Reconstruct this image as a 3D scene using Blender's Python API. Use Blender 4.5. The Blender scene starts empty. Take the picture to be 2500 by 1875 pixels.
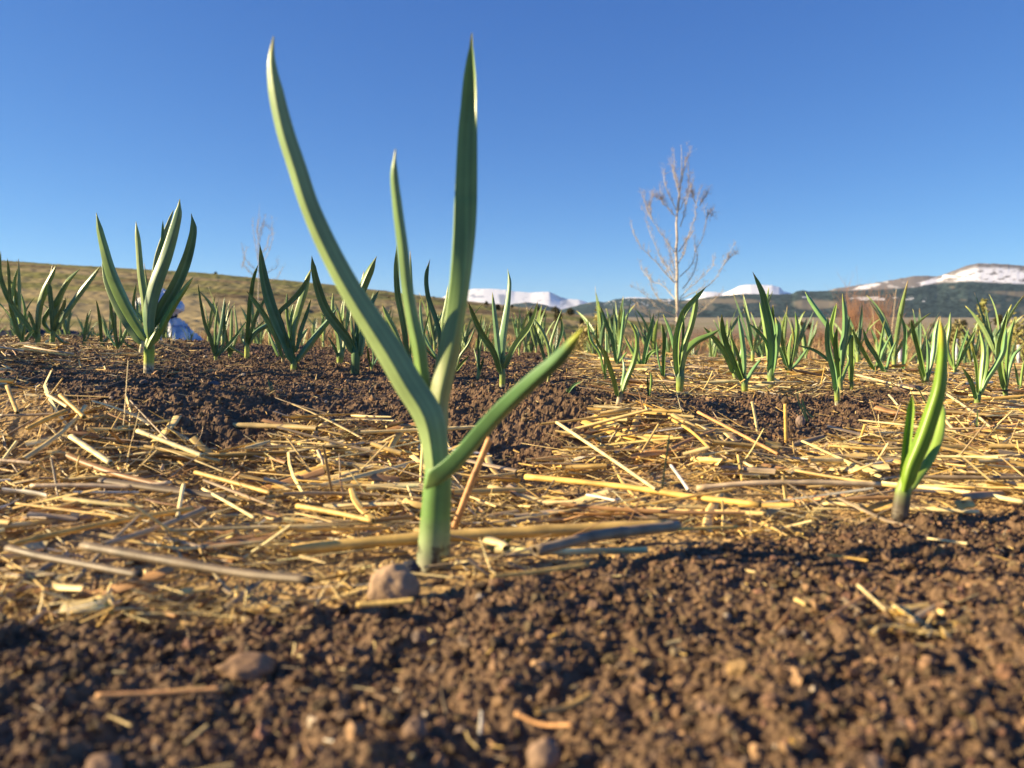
import bpy, math, random
import numpy as np
from mathutils import Vector
random.seed(7)
RNG = np.random.default_rng(11)
R = math.radians
S = bpy.context.scene
COL = S.collection

# ------------------------------------------------------------------ camera, sky, sun, exposure
CAM = np.array([0.0, 0.0, 0.132])
PITCH = math.atan((937.5 - 772.0) / 1944.0)          # the lens looks slightly down
cd = bpy.data.cameras.new('camera'); cam = bpy.data.objects.new('camera', cd); COL.objects.link(cam)
cam.location = CAM; cam.rotation_euler = (R(90) - PITCH, 0, 0)
cd.sensor_width = 36.0; cd.lens = 28.0; cd.clip_start = 0.01; cd.clip_end = 90000
cd.dof.use_dof = True; cd.dof.focus_distance = 1.05; cd.dof.aperture_fstop = 9.6
S.camera = cam

SUN_EL, SUN_AZ = 20.0, -92.0                          # degrees; azimuth measured from +Y, clockwise
sv = Vector((math.sin(R(SUN_AZ)) * math.cos(R(SUN_EL)), math.cos(R(SUN_AZ)) * math.cos(R(SUN_EL)), math.sin(R(SUN_EL))))
ld = bpy.data.lights.new('sun', 'SUN'); ld.energy = 5.0; ld.angle = R(0.6); ld.color = (1.0, 0.79, 0.48)
sun = bpy.data.objects.new('sun', ld); COL.objects.link(sun)
sun.rotation_euler = sv.to_track_quat('Z', 'Y').to_euler(); sun.location = sv * 20

W = bpy.data.worlds.new('World'); S.world = W; W.use_nodes = True
nt = W.node_tree; nt.nodes.clear()
sky = nt.nodes.new('ShaderNodeTexSky'); sky.sky_type = 'NISHITA'; sky.sun_disc = False
sky.sun_elevation = R(SUN_EL); sky.sun_rotation = R(SUN_AZ)
sky.altitude = 1800; sky.air_density = 0.6; sky.dust_density = 0.0; sky.ozone_density = 6.0
EXPO = 1.3
bg = nt.nodes.new('ShaderNodeBackground'); bg.inputs['Strength'].default_value = 0.10
wo = nt.nodes.new('ShaderNodeOutputWorld')
sep = nt.nodes.new('ShaderNodeSeparateColor'); com = nt.nodes.new('ShaderNodeCombineColor')
nt.links.new(sky.outputs[0], sep.inputs[0])
for ch, g_, gain in ((0, 0.97, 0.164), (1, 0.83, 0.206), (2, 0.54, 0.350)):     # a gentler rise towards the horizon
    pw = nt.nodes.new('ShaderNodeMath'); pw.operation = 'POWER'; pw.inputs[1].default_value = g_
    ml = nt.nodes.new('ShaderNodeMath'); ml.operation = 'MULTIPLY'; ml.inputs[1].default_value = gain / 2 ** EXPO / 0.10
    nt.links.new(sep.outputs[ch], pw.inputs[0]); nt.links.new(pw.outputs[0], ml.inputs[0]); nt.links.new(ml.outputs[0], com.inputs[ch])
nt.links.new(com.outputs[0], bg.inputs[0]); nt.links.new(bg.outputs[0], wo.inputs[0])
S.view_settings.view_transform = 'Standard'; S.view_settings.look = 'None'
S.view_settings.exposure = EXPO; S.view_settings.gamma = 1.0
S.render.engine = 'CYCLES'
S.cycles.max_bounces = 5; S.cycles.diffuse_bounces = 3; S.cycles.transmission_bounces = 2; S.cycles.glossy_bounces = 2
S.cycles.volume_bounces = 0; S.cycles.use_denoising = True

# ------------------------------------------------------------------ helpers
F = 1944.0
fw = np.array([0, math.cos(PITCH), -math.sin(PITCH)]); up = np.array([0, math.sin(PITCH), math.cos(PITCH)])
def ray(u, v):
    u = np.asarray(u, float); v = np.asarray(v, float)
    d = fw + np.multiply.outer((u - 1250) / F, np.array([1.0, 0, 0])) + np.multiply.outer((937.5 - v) / F, up)
    return d / d[..., 1:2]
def at(u, v, Y):                                      # the point at distance Y seen in that direction
    return CAM + ray(u, v) * np.asarray(Y, float)[..., None]
def proj(P):
    q = P - CAM; z = q @ fw
    z = np.where(z < 1e-3, 1e-3, z)
    return 1250 + F * q[..., 0] / z, 937.5 - F * (q @ up) / z
def sstep(a, b, x):
    t = np.clip((x - a) / (b - a), 0, 1); return t * t * (3 - 2 * t)

def _h(ix, iy, s):
    n = (ix.astype(np.int64) * 374761393 + iy.astype(np.int64) * 668265263 + s * 1442695041) & 0x7fffffff
    n = ((n ^ (n >> 13)) * 1274126177) & 0x7fffffff
    n = ((n ^ (n >> 15)) * 2246822519) & 0x7fffffff
    return (n ^ (n >> 14)) / 2147483647.0
def vn(x, y, s=0):
    ix = np.floor(x); iy = np.floor(y); fx = x - ix; fy = y - iy
    fx = fx * fx * (3 - 2 * fx); fy = fy * fy * (3 - 2 * fy)
    a = _h(ix, iy, s); b = _h(ix + 1, iy, s); c = _h(ix, iy + 1, s); d = _h(ix + 1, iy + 1, s)
    return (a + (b - a) * fx) * (1 - fy) + (c + (d - c) * fx) * fy
def fbm(x, y, o=4, s=0, g=0.5):
    t = 0; a = 1; n = 0
    for i in range(o):
        t = t + a * (vn(x * 2 ** i, y * 2 ** i, s + i) - 0.5); n += a; a *= g
    return t / n * 2
def caps(x, y, cell, s):                              # bumps of random size packed in cells: clods of soil
    gx = x / cell; gy = y / cell; ix = np.floor(gx); iy = np.floor(gy); best = np.zeros_like(gx)
    for dx in (-1, 0, 1):
        for dy in (-1, 0, 1):
            cx = ix + dx; cy = iy + dy
            px = cx + _h(cx, cy, s); py = cy + _h(cx, cy, s + 1)
            r = 0.35 + 0.55 * _h(cx, cy, s + 2)
            d2 = (gx - px) ** 2 + (gy - py) ** 2
            best = np.maximum(best, np.sqrt(np.maximum(r * r - d2, 0)))
    return best * cell

def mesh_obj(name, V, Fc, mat=None, parent=None, col=None, smooth=False, loc=None):
    """Fc: int array (n,3) or (n,4), or list of such arrays"""
    V = np.ascontiguousarray(V, dtype=np.float32)
    if loc is not None: V = V - np.asarray(loc, np.float32)
    if not isinstance(Fc, (list, tuple)): Fc = [Fc]
    Fc = [np.asarray(f, np.int32) for f in Fc if len(f)]
    me = bpy.data.meshes.new(name)
    me.vertices.add(len(V)); me.vertices.foreach_set('co', V.ravel())
    nl = sum(f.size for f in Fc); nf = sum(len(f) for f in Fc)
    me.loops.add(nl); me.polygons.add(nf)
    me.loops.foreach_set('vertex_index', np.concatenate([f.ravel() for f in Fc]))
    tot = np.concatenate([np.full(len(f), f.shape[1], np.int32) for f in Fc])
    st = np.concatenate([[0], np.cumsum(tot)[:-1]]).astype(np.int32)
    me.polygons.foreach_set('loop_start', st); me.polygons.foreach_set('loop_total', tot)
    me.polygons.foreach_set('use_smooth', np.full(nf, smooth, bool))
    me.update(calc_edges=True)
    if col is not None:
        c = np.ones((len(V), 4), np.float32); c[:, :3] = col
        at_ = me.color_attributes.new('Col', 'FLOAT_COLOR', 'POINT'); at_.data.foreach_set('color', c.ravel())
    if mat: me.materials.append(mat)
    o = bpy.data.objects.new(name, me); COL.objects.link(o)
    if loc is not None: o.location = loc
    if parent is not None:
        o.parent = parent
    return o
def tag(o, label=None, cat=None, group=None, kind=None):
    if label: o['label'] = label
    if cat: o['category'] = cat
    if group: o['group'] = group
    if kind: o['kind'] = kind
    return o
def empty(name, loc, label=None, cat=None, group=None):
    o = bpy.data.objects.new(name, None); COL.objects.link(o); o.location = [float(q) for q in loc]; o.empty_display_size = 0.02
    return tag(o, label, cat, group)
def copy_tree(o, parent=None):
    c = o.copy(); COL.objects.link(c); c.parent = parent
    for ch in [q for q in o.children]: copy_tree(ch, c)
    return c

def mat(name, rough=0.6, attr=True, color=None, spec=0.3, transl=0.0, noise=None, bump=None, wave=None):
    m = bpy.data.materials.new(name); m.use_nodes = True; n = m.node_tree.nodes; l = m.node_tree.links
    p = n['Principled BSDF']; p.inputs['Roughness'].default_value = rough; p.inputs['Specular IOR Level'].default_value = spec
    tc = n.new('ShaderNodeTexCoord')
    if attr:
        a = n.new('ShaderNodeAttribute'); a.attribute_name = 'Col'; csrc = a.outputs['Color']
    else:
        rgb = n.new('ShaderNodeRGB'); rgb.outputs[0].default_value = (*color, 1); csrc = rgb.outputs[0]
    if noise:                                          # (scale, low, high): multiplies the colour
        nz = n.new('ShaderNodeTexNoise'); nz.inputs['Scale'].default_value = noise[0]; nz.inputs['Detail'].default_value = 5
        l.new(tc.outputs['Object'], nz.inputs['Vector'])
        mr = n.new('ShaderNodeMapRange'); mr.inputs[1].default_value = 0.3; mr.inputs[2].default_value = 0.7
        mr.inputs[3].default_value = noise[1]; mr.inputs[4].default_value = noise[2]
        l.new(nz.outputs['Fac'], mr.inputs[0])
        mx = n.new('ShaderNodeVectorMath'); mx.operation = 'SCALE'
        l.new(csrc, mx.inputs[0]); l.new(mr.outputs[0], mx.inputs['Scale']); csrc = mx.outputs[0]
    l.new(csrc, p.inputs['Base Color'])
    if bump:
        nb = n.new('ShaderNodeTexNoise'); nb.inputs['Scale'].default_value = bump[0]; nb.inputs['Detail'].default_value = 4
        l.new(tc.outputs['Object'], nb.inputs['Vector'])
        b = n.new('ShaderNodeBump'); b.inputs['Strength'].default_value = bump[1]; b.inputs['Distance'].default_value = bump[2]
        l.new(nb.outputs['Fac'], b.inputs['Height']); l.new(b.outputs[0], p.inputs['Normal'])
    if transl:
        t = n.new('ShaderNodeBsdfTranslucent'); l.new(csrc, t.inputs['Color'])
        mxs = n.new('ShaderNodeMixShader'); mxs.inputs[0].default_value = transl
        l.new(p.outputs[0], mxs.inputs[1]); l.new(t.outputs[0], mxs.inputs[2]); l.new(mxs.outputs[0], n['Material Output'].inputs[0])
    return m

M_soil = mat('soil', 0.85, spec=0.25, noise=(260, 0.6, 1.35), bump=(900, 0.5, 0.0006))
M_clod = mat('soil_crumb', 0.8, spec=0.3, noise=(300, 0.65, 1.35), bump=(1500, 0.6, 0.0004))
M_straw = mat('straw', 0.5, spec=0.4, noise=(90, 0.72, 1.2), bump=(700, 0.25, 0.0003))
M_leaf = mat('leaf', 0.36, spec=0.45, transl=0.16, noise=(55, 0.86, 1.1), bump=(160, 0.12, 0.0008))
M_stem = mat('stem', 0.45, spec=0.4, transl=0.06, noise=(120, 0.85, 1.1))
M_stone = mat('stone', 0.8, noise=(120, 0.75, 1.2), bump=(500, 0.5, 0.0008))
M_grass = mat('dry_grass', 0.8, spec=0.1, transl=0.15)
M_bark = mat('pale_bark', 0.8, spec=0.1, noise=(9, 0.7, 1.15))
M_far = mat('mountain_side', 0.95, spec=0.0)
M_hill = mat('hill_grass', 0.95, spec=0.0)
M_fol = mat('foliage', 0.7, spec=0.2, transl=0.1)

# ------------------------------------------------------------------ the lie of the land
def gz0(x, y):
    x = np.asarray(x, float); y = np.asarray(y, float)
    c = np.clip(x / np.maximum(y, 0.3), -0.8, 0.8)
    bank = 0.036 - 0.034 * np.clip(x / 1.0, -1.15, 1.15)
    wob = 0.05 * fbm(x * 3.0 + 5, y * 0 + 2.2, 2, 3)
    z = bank * sstep(0.58, 0.84, y + wob)
    z = z + 0.016 * np.exp(-((x - 0.04) / 0.16) ** 2 - ((y - 0.86) / 0.10) ** 2)
    z = z + 0.030 * np.exp(-((x + 0.40) / 0.16) ** 2 - ((y - 0.72) / 0.09) ** 2)
    s = 0.072 + 0.02 * c
    far = np.maximum(y - 1.75, 0)
    z = z - s * (np.minimum(far, 7.5) - 0.55 * (1 - np.exp(-far / 0.55))) 
    z = z - 0.021 * np.clip(y - 9.25, 0, 60) - 0.0055 * np.clip(y - 69, 0, 1100)
    return z
def gz(x, y):
    x = np.asarray(x, float); y = np.asarray(y, float)
    z = gz0(x, y)
    k = sstep(0.1, 0.3, y)
    z = z + 0.010 * fbm(x * 6, y * 6, 3, 21) * (0.5 + 0.5 * k)
    z = z + 0.10 * fbm(x * 0.15, y * 0.15, 3, 33) * sstep(9, 20, y)
    return z
def hit(u, v, lift=0.0):                              # where the line of sight meets the ground
    d = ray(u, v); t = np.geomspace(0.12, 60, 2200)
    P = CAM + d * t[:, None]; g = P[:, 2] - gz(P[:, 0], P[:, 1]) - lift
    i = np.where(g < 0)[0]
    return float(t[i[0]]) if len(i) else None

# straw / soil regions of the bed
LOW = np.array([[0, 1500], [300, 1500], [600, 1490], [900, 1490], [1100, 1460], [1250, 1430], [1450, 1395], [1700, 1345], [2000, 1290], [2200, 1275], [2500, 1250]])
HIGH = np.array([[0, 930], [110, 952], [210, 985], [307, 1000], [398, 1045], [488, 1078], [560, 1092], [640, 1092], [690, 1025], [760, 1012], [865, 1030], [998, 1062], [1100, 1100], [1180, 1165], [1300, 1170], [1380, 1110], [1470, 1020], [1560, 985], [1680, 1010], [1790, 1060], [1900, 1090], [2050, 1085], [2120, 1050], [2200, 1010], [2330, 995], [2500, 1000]])
def straw_cover(x, y):
    z = gz0(x, y); P = np.stack([x, y, z], -1)
    u, v = proj(P)
    n = 22 * fbm(x * 14, y * 14, 3, 51)
    lo = np.interp(u, LOW[:, 0], LOW[:, 1]); hi = np.interp(u, HIGH[:, 0], HIGH[:, 1])
    a = sstep(-14, 14, v + n - hi) * (1 - sstep(-16, 16, v + n - lo))
    m = 0.42 * sstep(1350, 1500, u) * (1 - sstep(2450, 2700, u)) * (1 - sstep(945, 985, v + n)) * (v > 860)
    m2 = 0.16 * (1 - sstep(300, 520, u)) * (1 - sstep(890, 905, v + n)) 
    m3 = 0.36 * sstep(2150, 2350, u) * (v < 1010)
    return np.clip(np.maximum.reduce([a, m, m2, m3 * np.ones_like(a)]), 0, 1) * (y < 6)
# ------------------------------------------------------------------ ground: one sheet from the lens to the horizon
def soil_disp(x, y):
    k = 1 - sstep(2.2, 3.2, y)
    st = straw_cover(x, y)
    big = sstep(0, .5, fbm(x * 5 + 3, y * 5, 2, 18)) * (1 - st) * (1 - sstep(.55, .75, y))
    d = 0.30 * caps(x + .02 * fbm(x * 40, y * 40, 2, 5), y + .02 * fbm(x * 40, y * 40, 2, 6), 0.030, 66) * big + .006 * fbm(x * 22, y * 22, 3, 88) * (1 - .6 * st) + 0.30 * caps(x, y, 0.012, 61) * sstep(-.2, .7, fbm(x * 9, y * 9, 2, 8)) + 0.38 * caps(x + .1, y, 0.0055, 71) + 0.55 * caps(x, y + .1, 0.0026, 81) + .0035 * fbm(x * 70, y * 70, 3, 87)
    return (d * (1 - 0.75 * st) + 0.0015 * fbm(x * 260, y * 260, 2, 91)) * k - 0.002
cc = np.sinh(np.linspace(-2.1, 2.1, 820)) ; cc = cc / cc[-1] * 2.6
cc = np.sort(np.concatenate([np.linspace(-0.74, 0.74, 860), np.linspace(-2.6, -0.76, 70), np.linspace(0.76, 2.6, 70)]))
yy = np.concatenate([np.geomspace(0.20, 3.35, 720) - 0.12, np.geomspace(3.27, 19000, 230)])
CX, YY = np.meshgrid(cc, yy)
X = CX * np.minimum(YY + 0.12, 6000 + .0001 * YY); X = np.where(YY > 6000, CX * (6000 + (YY - 6000) * .7), X); Yv = YY
nr, nc = X.shape
Z = gz(X, Yv) + soil_disp(X, Yv)
Vg = np.stack([X, Yv, Z], -1).reshape(-1, 3)
idx = np.arange(nr * nc).reshape(nr, nc)
Fg = np.stack([idx[:-1, :-1], idx[:-1, 1:], idx[1:, 1:], idx[1:, :-1]], -1).reshape(-1, 4)
st = straw_cover(X, Yv).reshape(-1)
x_, y_ = Vg[:, 0], Vg[:, 1]
base = np.array([0.150, 0.094, 0.052])
n1 = fbm(x_ * 20, y_ * 20, 3, 101); n2 = fbm(x_ * 160, y_ * 160, 2, 111)
cg = base * (1 + 0.35 * n1 + 0.35 * n2)[:, None]
strawc = np.array([0.46, 0.31, 0.13]) * (1 + 0.5 * n2)[:, None]
cg = cg * (1 - 0.8 * st[:, None]) + strawc * 0.8 * st[:, None]
# far: dry meadow, then the valley floor
f1 = sstep(4.5, 9, y_)[:, None]
la, lb = x_ / np.maximum(y_, 1) * 30, np.log(np.maximum(y_, .1)) * 14
nf = fbm(la, lb, 4, 121); nf2 = fbm(la * .4, lb * .9, 3, 131)
dry = np.array([0.25, 0.165, 0.085]) * (1 + 0.4 * nf)[:, None]
val = np.array([0.32, 0.26, 0.155]) * (1 + 0.25 * nf)[:, None]; grn = np.array([0.24, 0.23, 0.12])
val = val + (grn - val) * sstep(-.1, .5, nf2)[:, None] * 0.7
f2 = sstep(60, 220, y_)[:, None]
far = dry * (1 - f2) + val * f2
cg = cg * (1 - f1) + far * f1
# the ground behind and under the lens
Vb = []
for yb in (-60, -6, -1, -0.2, yy[0]):
    for xb in (-160, -20, -4, -.8, 0, .8, 4, 20, 160): Vb.append((xb, yb, -0.004))
Vb = np.array(Vb); ib = np.arange(45).reshape(5, 9) + len(Vg)
Fb = np.stack([ib[:-1, :-1], ib[:-1, 1:], ib[1:, 1:], ib[1:, :-1]], -1).reshape(-1, 4)
g = mesh_obj('ground', np.concatenate([Vg, Vb]), np.concatenate([Fg, Fb]), M_soil, col=np.concatenate([np.clip(cg, 0.01, 1), np.tile(base, (45, 1))]))
tag(g, 'dark crumbly soil of the garlic bed running out to the dry valley floor', 'ground', kind='structure')

# ------------------------------------------------------------------ hill on the left
HR = np.array([[-900, 600], [-400, 618], [0, 640], [508, 671], [800, 697], [1017, 722], [1230, 745], [1330, 757], [1413, 768], [1500, 778], [1700, 800]])
def hill_mesh():
    us = np.linspace(-900, 1700, 520); c = (us - 1250) / F
    ys = np.concatenate([np.linspace(22, 60, 60), np.linspace(61, 185, 130), np.linspace(190, 420, 20)])
    C, Y = np.meshgrid(c, ys); U = C * F + 1250; Xh = C * Y
    vr = np.interp(U, HR[:, 0], HR[:, 1])
    zr = CAM[2] + (772 - vr) / F * 180.0
    g0 = gz(Xh, Y)
    t = sstep(20, 190, Y) ** 0.9
    z = (g0 - 0.4) * (1 - t) + zr * t
    z = z + 0.45 * fbm(Xh * .05, Y * .05, 4, 141) * sstep(25, 60, Y) * (1 - 0.6 * sstep(150, 180, Y)) + 0.16 * fbm(Xh * 1.1, Y * 1.1, 2, 151) * sstep(25, 50, Y) + 0.1 * fbm(Xh * 2.5, Y * .5, 2, 155) * sstep(60, 90, Y)
    z = np.where(Y > 185, z - (Y - 185) * 0.06, z)
    V = np.stack([Xh, Y, z], -1).reshape(-1, 3); i = np.arange(V.shape[0]).reshape(Xh.shape)
    Fq = np.stack([i[:-1, :-1], i[:-1, 1:], i[1:, 1:], i[1:, :-1]], -1).reshape(-1, 4)
    x, y = V[:, 0], V[:, 1]; cl = fbm(x * .1, y * .09, 4, 161); cm = fbm(x * .035, y * .10, 3, 171); cf = fbm(x * .7, y * .7, 3, 181)
    olive = np.array([0.225, 0.22, 0.09]); tan = np.array([0.36, 0.29, 0.16]); sage = np.array([0.13, 0.095, 0.06])
    k = sstep(-.25, .35, cm + .3 * cl + 0.25 * (1 - sstep(40, 100, y)))[:, None]
    col = olive * (1 - k) + tan * k
    k2 = (sstep(.12, .42, cl + .55 * cf) * .75)[:, None]
    col = col * (1 - k2) + sage * k2
    col *= (1 + .35 * cf)[:, None]
    o = mesh_obj('hill', V, Fq, M_hill, col=np.clip(col, .01, 1), smooth=True)
    tag(o, 'long low grassy hill sloping down from the left', 'hill', kind='structure')
    return lambda u, Y: None
hill_mesh()
def hill_z(x, Y):
    u = x / Y * F + 1250; vr = np.interp(u, HR[:, 0], HR[:, 1]); zr = CAM[2] + (772 - vr) / F * 180.0
    t = sstep(20, 190, Y) ** .9
    return float((gz(x, Y) - .4) * (1 - t) + zr * t + 0.45 * fbm(np.array(x * .05), np.array(Y * .05), 4, 141) * sstep(25, 60, Y) * (1 - 0.6 * sstep(150, 180, Y)))

# ------------------------------------------------------------------ mountains
def range_mesh(name, label, sky_px, Db, Dr, colf, seed, vb=775, rough=1.0, jag=1.2, cat='mountain'):
    sp = np.array(sky_px, float); us = np.arange(sp[0, 0], sp[-1, 0] + 1, 1.25); nrw = 130
    t = np.linspace(0, 1, nrw); U, T = np.meshgrid(us, t)
    D = Db + (Dr - Db) * T
    k_ = np.exp(-np.linspace(-2, 2, 13) ** 2); k_ /= k_.sum()
    ridge = np.convolve(np.pad(np.interp(us, sp[:, 0], sp[:, 1]), 6, mode='edge'), k_, 'valid'); jg = jag * fbm(us * .12, us * 0, 3, seed)
    Hr = (772 - ridge) / F * Dr
    zb = (772 - vb) / F * Db
    prof = T ** 1.15
    z = zb + (Hr[None, :] - zb) * prof - jg[None, :] / F * Dr * T ** 14
    Xm = (U - 1250) / F * D
    s = Dr / 1000.0
    rel = np.maximum(Hr[None, :] - zb, 0)
    gul = (fbm(U * .02, T * 1.5, 4, seed + 5) * .16 + fbm(U * .07, T * 5, 3, seed + 9) * .07) * rel * np.sin(np.pi * np.clip(T, 0, 1)) * rough
    z = z + gul
    # far side
    V = np.stack([Xm, D, z + CAM[2]], -1)
    back = V[-1:].copy(); back[..., 1] += Dr * .25; back[..., 0] *= 1.25; back[..., 2] = -20
    V = np.concatenate([V, back], 0); sh = V.shape[:2]
    i = np.arange(sh[0] * sh[1]).reshape(sh)
    Fq = np.stack([i[:-1, :-1], i[:-1, 1:], i[1:, 1:], i[1:, :-1]], -1).reshape(-1, 4)
    Vf = V.reshape(-1, 3); u_, v_ = proj(Vf)
    T2 = np.concatenate([T, T[-1:]], 0).reshape(-1); U2 = np.concatenate([U, U[-1:]], 0).reshape(-1)
    col = colf(U2, T2, v_)
    o = mesh_obj(name, Vf, Fq, M_far, col=np.clip(col, .005, .95), smooth=True)
    return tag(o, label, cat, kind='structure')
SNOW = np.array([0.86, 0.86, 0.88]); ROCK = np.array([0.22, 0.20, 0.21]); FOR = np.array([0.034, 0.052, 0.050]); BALD = np.array([0.24, 0.20, 0.14]); GRY = np.array([0.17, 0.145, 0.13])
def mixc(a, b, k): return a * (1 - k[:, None]) + b * k[:, None]
def c_snow(U, T, v):
    c = np.tile(SNOW, (len(U), 1))
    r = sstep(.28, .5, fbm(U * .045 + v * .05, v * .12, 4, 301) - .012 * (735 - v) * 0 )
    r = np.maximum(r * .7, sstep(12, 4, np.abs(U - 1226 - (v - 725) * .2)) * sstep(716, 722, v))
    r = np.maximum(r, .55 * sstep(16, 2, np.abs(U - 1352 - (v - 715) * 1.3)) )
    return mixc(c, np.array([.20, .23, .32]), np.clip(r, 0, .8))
def c_snow2(U, T, v): return np.tile(SNOW, (len(U), 1)) * (1 - .06 * fbm(U * .05, v * .1, 3, 311))[:, None]
def c_forest(U, T, v):
    n = fbm(U * .03, v * .1, 4, 321); n2 = fbm(U * .2, v * .4, 3, 331)
    c = np.tile(FOR * 1.15, (len(U), 1)) * (1 + .5 * n2)[:, None]
    k = sstep(752, 760, v + 6 * n) * sstep(1440, 1520, U) * sstep(-.3, .1, n)
    k = np.maximum(k, sstep(.25, .4, n) * .8)
    c = mixc(c, BALD * .9, np.clip(k, 0, 1) * .8)
    return mixc(c, SNOW, sstep(.42, .5, n2 + .4 * n) * sstep(1450, 1470, U) * sstep(750, 742, v) * .8)
def c_right(U, T, v):
    n = fbm(U * .022, v * .09, 4, 341); n2 = fbm(U * .06, v * .16, 4, 351); n3 = fbm(U * .04, v * .02, 3, 361)
    sk = np.interp(U, RR[:, 0], RR[:, 1])
    c = np.tile(FOR, (len(U), 1)) * (1 + .9 * fbm(U * .14, v * .3, 3, 377) + .4 * n2)[:, None]
    bald = np.maximum(sstep(1.0, .2, ((U - 1985) / 62) ** 2 + ((v - 742) / 16) ** 2 + .5 * n), .9 * sstep(1.0, .3, ((U - 1760) / 150) ** 2 + ((v - 735) / 7) ** 2 + .6 * n2))
    bald = np.maximum(bald, .8 * sstep(1.0, .2, ((U - 2480) / 90) ** 2 + ((v - 718 - (U - 2480) * .06) / 8) ** 2 + .6 * n))
    bald = np.maximum(bald, .5 * sstep(.35, .6, n + .3 * n2))
    c = mixc(c, BALD, np.clip(bald, 0, 1) * .85)
    tl = np.interp(U, [1900, 2080, 2130, 2200, 2235, 2292, 2360, 2428, 2500, 2700], [716, 708, 706, 704, 699, 691, 686, 690, 694, 700])
    above = sstep(3, -3, v - tl + 4 * n2)
    grey = mixc(np.tile(GRY, (len(U), 1)), SNOW, np.clip(.04 + sstep(.2, .45, n2 + n * .6) * .35, 0, 1))
    ks = sstep(2290, 2345, U + 30 * n2) * sstep(2, 15, v - sk + 4 * n2) * sstep(-.45, .05, n2 + .12)
    ks = np.maximum(ks, sstep(2050, 2075, U) * sstep(2140, 2120, U + (v - 700) * 2) * sstep(-.2, .2, n2 + .1) * sstep(0, 4, v - sk))
    ks = np.maximum(ks, sstep(9, 3, np.abs(v - (700 - (U - 2225) * .33 + 3 * n2))) * sstep(2205, 2230, U) * sstep(2330, 2300, U) * sstep(-.25, .2, n2 + .1))
    ks = np.maximum(ks, sstep(1975, 2000, U) * sstep(2070, 2050, U) * sstep(6, 2, v - sk) * sstep(-.1, .3, n2) * .9)
    top = mixc(grey, SNOW, np.clip(ks, 0, 1))
    c = mixc(c, top, above * sstep(1990, 2060, U))
    sp = sstep(.30, .44, n2 + .25 * n) * sstep(1.0, .4, ((U - 2230) / 85) ** 2 + ((v - 725) / 14) ** 2)
    sp = np.maximum(sp, sstep(.05, .3, n2) * sstep(1.0, .5, ((U - 2130) / 70) ** 2 + ((v - 729) / 5) ** 2))
    sp = np.maximum(sp, sstep(.2, .35, n2) * sstep(1.0, .5, ((U - 1940) / 50) ** 2 + ((v - 728) / 5) ** 2))
    return mixc(c, SNOW * .95, np.clip(sp, 0, 1) * .85)
RR = np.array([[1560, 770], [1640, 758], [1660, 738], [1716, 728], [1739, 724], [1784, 721], [1818, 718], [1897, 719], [1929, 718], [1940, 711], [1956, 709], [1972, 712], [2017, 710], [2040, 704], [2083, 698], [2132, 691], [2162, 686], [2218, 676], [2252, 674], [2281, 676], [2297, 671], [2326, 659], [2350, 650], [2377, 644], [2428, 646], [2500, 651], [2620, 668], [2800, 700], [3100, 730]])
range_mesh('snowy_mountain', 'distant snow-covered mountain with a long flat white top, behind the middle of the field', [[900, 775], [1000, 750], [1077, 729], [1102, 717], [1147, 707], [1181, 705], [1237, 708], [1255, 712], [1294, 715], [1328, 713], [1341, 713], [1366, 725], [1384, 730], [1414, 732], [1434, 739], [1500, 760], [1560, 775]], 11000, 15000, c_snow, 401, jag=.7, rough=.08)
range_mesh('snowy_mountain', 'rounded pure white summit showing just right of the bare tree', [[1480, 775], [1510, 733], [1530, 726], [1577, 727], [1610, 736], [1660, 736], [1692, 727], [1716, 713], [1739, 713], [1762, 717], [1784, 708], [1802, 698], [1829, 695], [1852, 696.5], [1880, 697], [1902, 703], [1908, 712], [1928, 716], [1960, 735], [2020, 770]], 11500, 15500, c_snow2, 431, jag=.5, rough=.05)
range_mesh('forested_ridge', 'low dark blue-green forested ridge in the middle distance', [[1150, 775], [1190, 762], [1249, 743], [1283, 738], [1320, 742], [1350, 750], [1372, 756], [1400, 748], [1434, 739], [1461, 736], [1475, 738], [1499, 731], [1536, 728], [1581, 730], [1626, 730], [1671, 733], [1716, 731], [1800, 745], [1900, 770]], 6500, 8500, c_forest, 461, rough=.15)
range_mesh('forested_mountain', 'dark forested mountain with a snowy rounded top, rising at the far right', RR, 4500, 6500, c_right, 491, rough=.09)
# ------------------------------------------------------------------ crumbs of soil lying on the bed
def ico(sub):
    import bmesh
    b = bmesh.new(); bmesh.ops.create_icosphere(b, subdivisions=sub, radius=1.0)
    V = np.array([v.co[:] for v in b.verts]); Fc = np.array([[v.index for v in f.verts] for f in b.faces]); b.free(); return V, Fc
def crumb_templates(sub, n, amp, seed):
    V, Fc = ico(sub); out = []
    for k in range(n):
        d = 1 + amp * fbm(V[:, 0] * 1.6 + k * 9 + V[:, 2] * 2.1, V[:, 1] * 1.6 + seed + V[:, 2] * 1.3, 3, seed + k * 7)
        out.append(V * d[:, None] * np.array([1, RNG.uniform(.7, 1), RNG.uniform(.55, .9)]))
    return out, Fc
def rotm(n):
    q = RNG.normal(size=(n, 4)); q /= np.linalg.norm(q, axis=1)[:, None]
    w, x, y, z = q.T
    return np.stack([1 - 2 * (y * y + z * z), 2 * (x * y - z * w), 2 * (x * z + y * w), 2 * (x * y + z * w), 1 - 2 * (x * x + z * z), 2 * (y * z - x * w),
                     2 * (x * z - y * w), 2 * (y * z + x * w), 1 - 2 * (x * x + y * y)], -1).reshape(-1, 3, 3)
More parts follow.
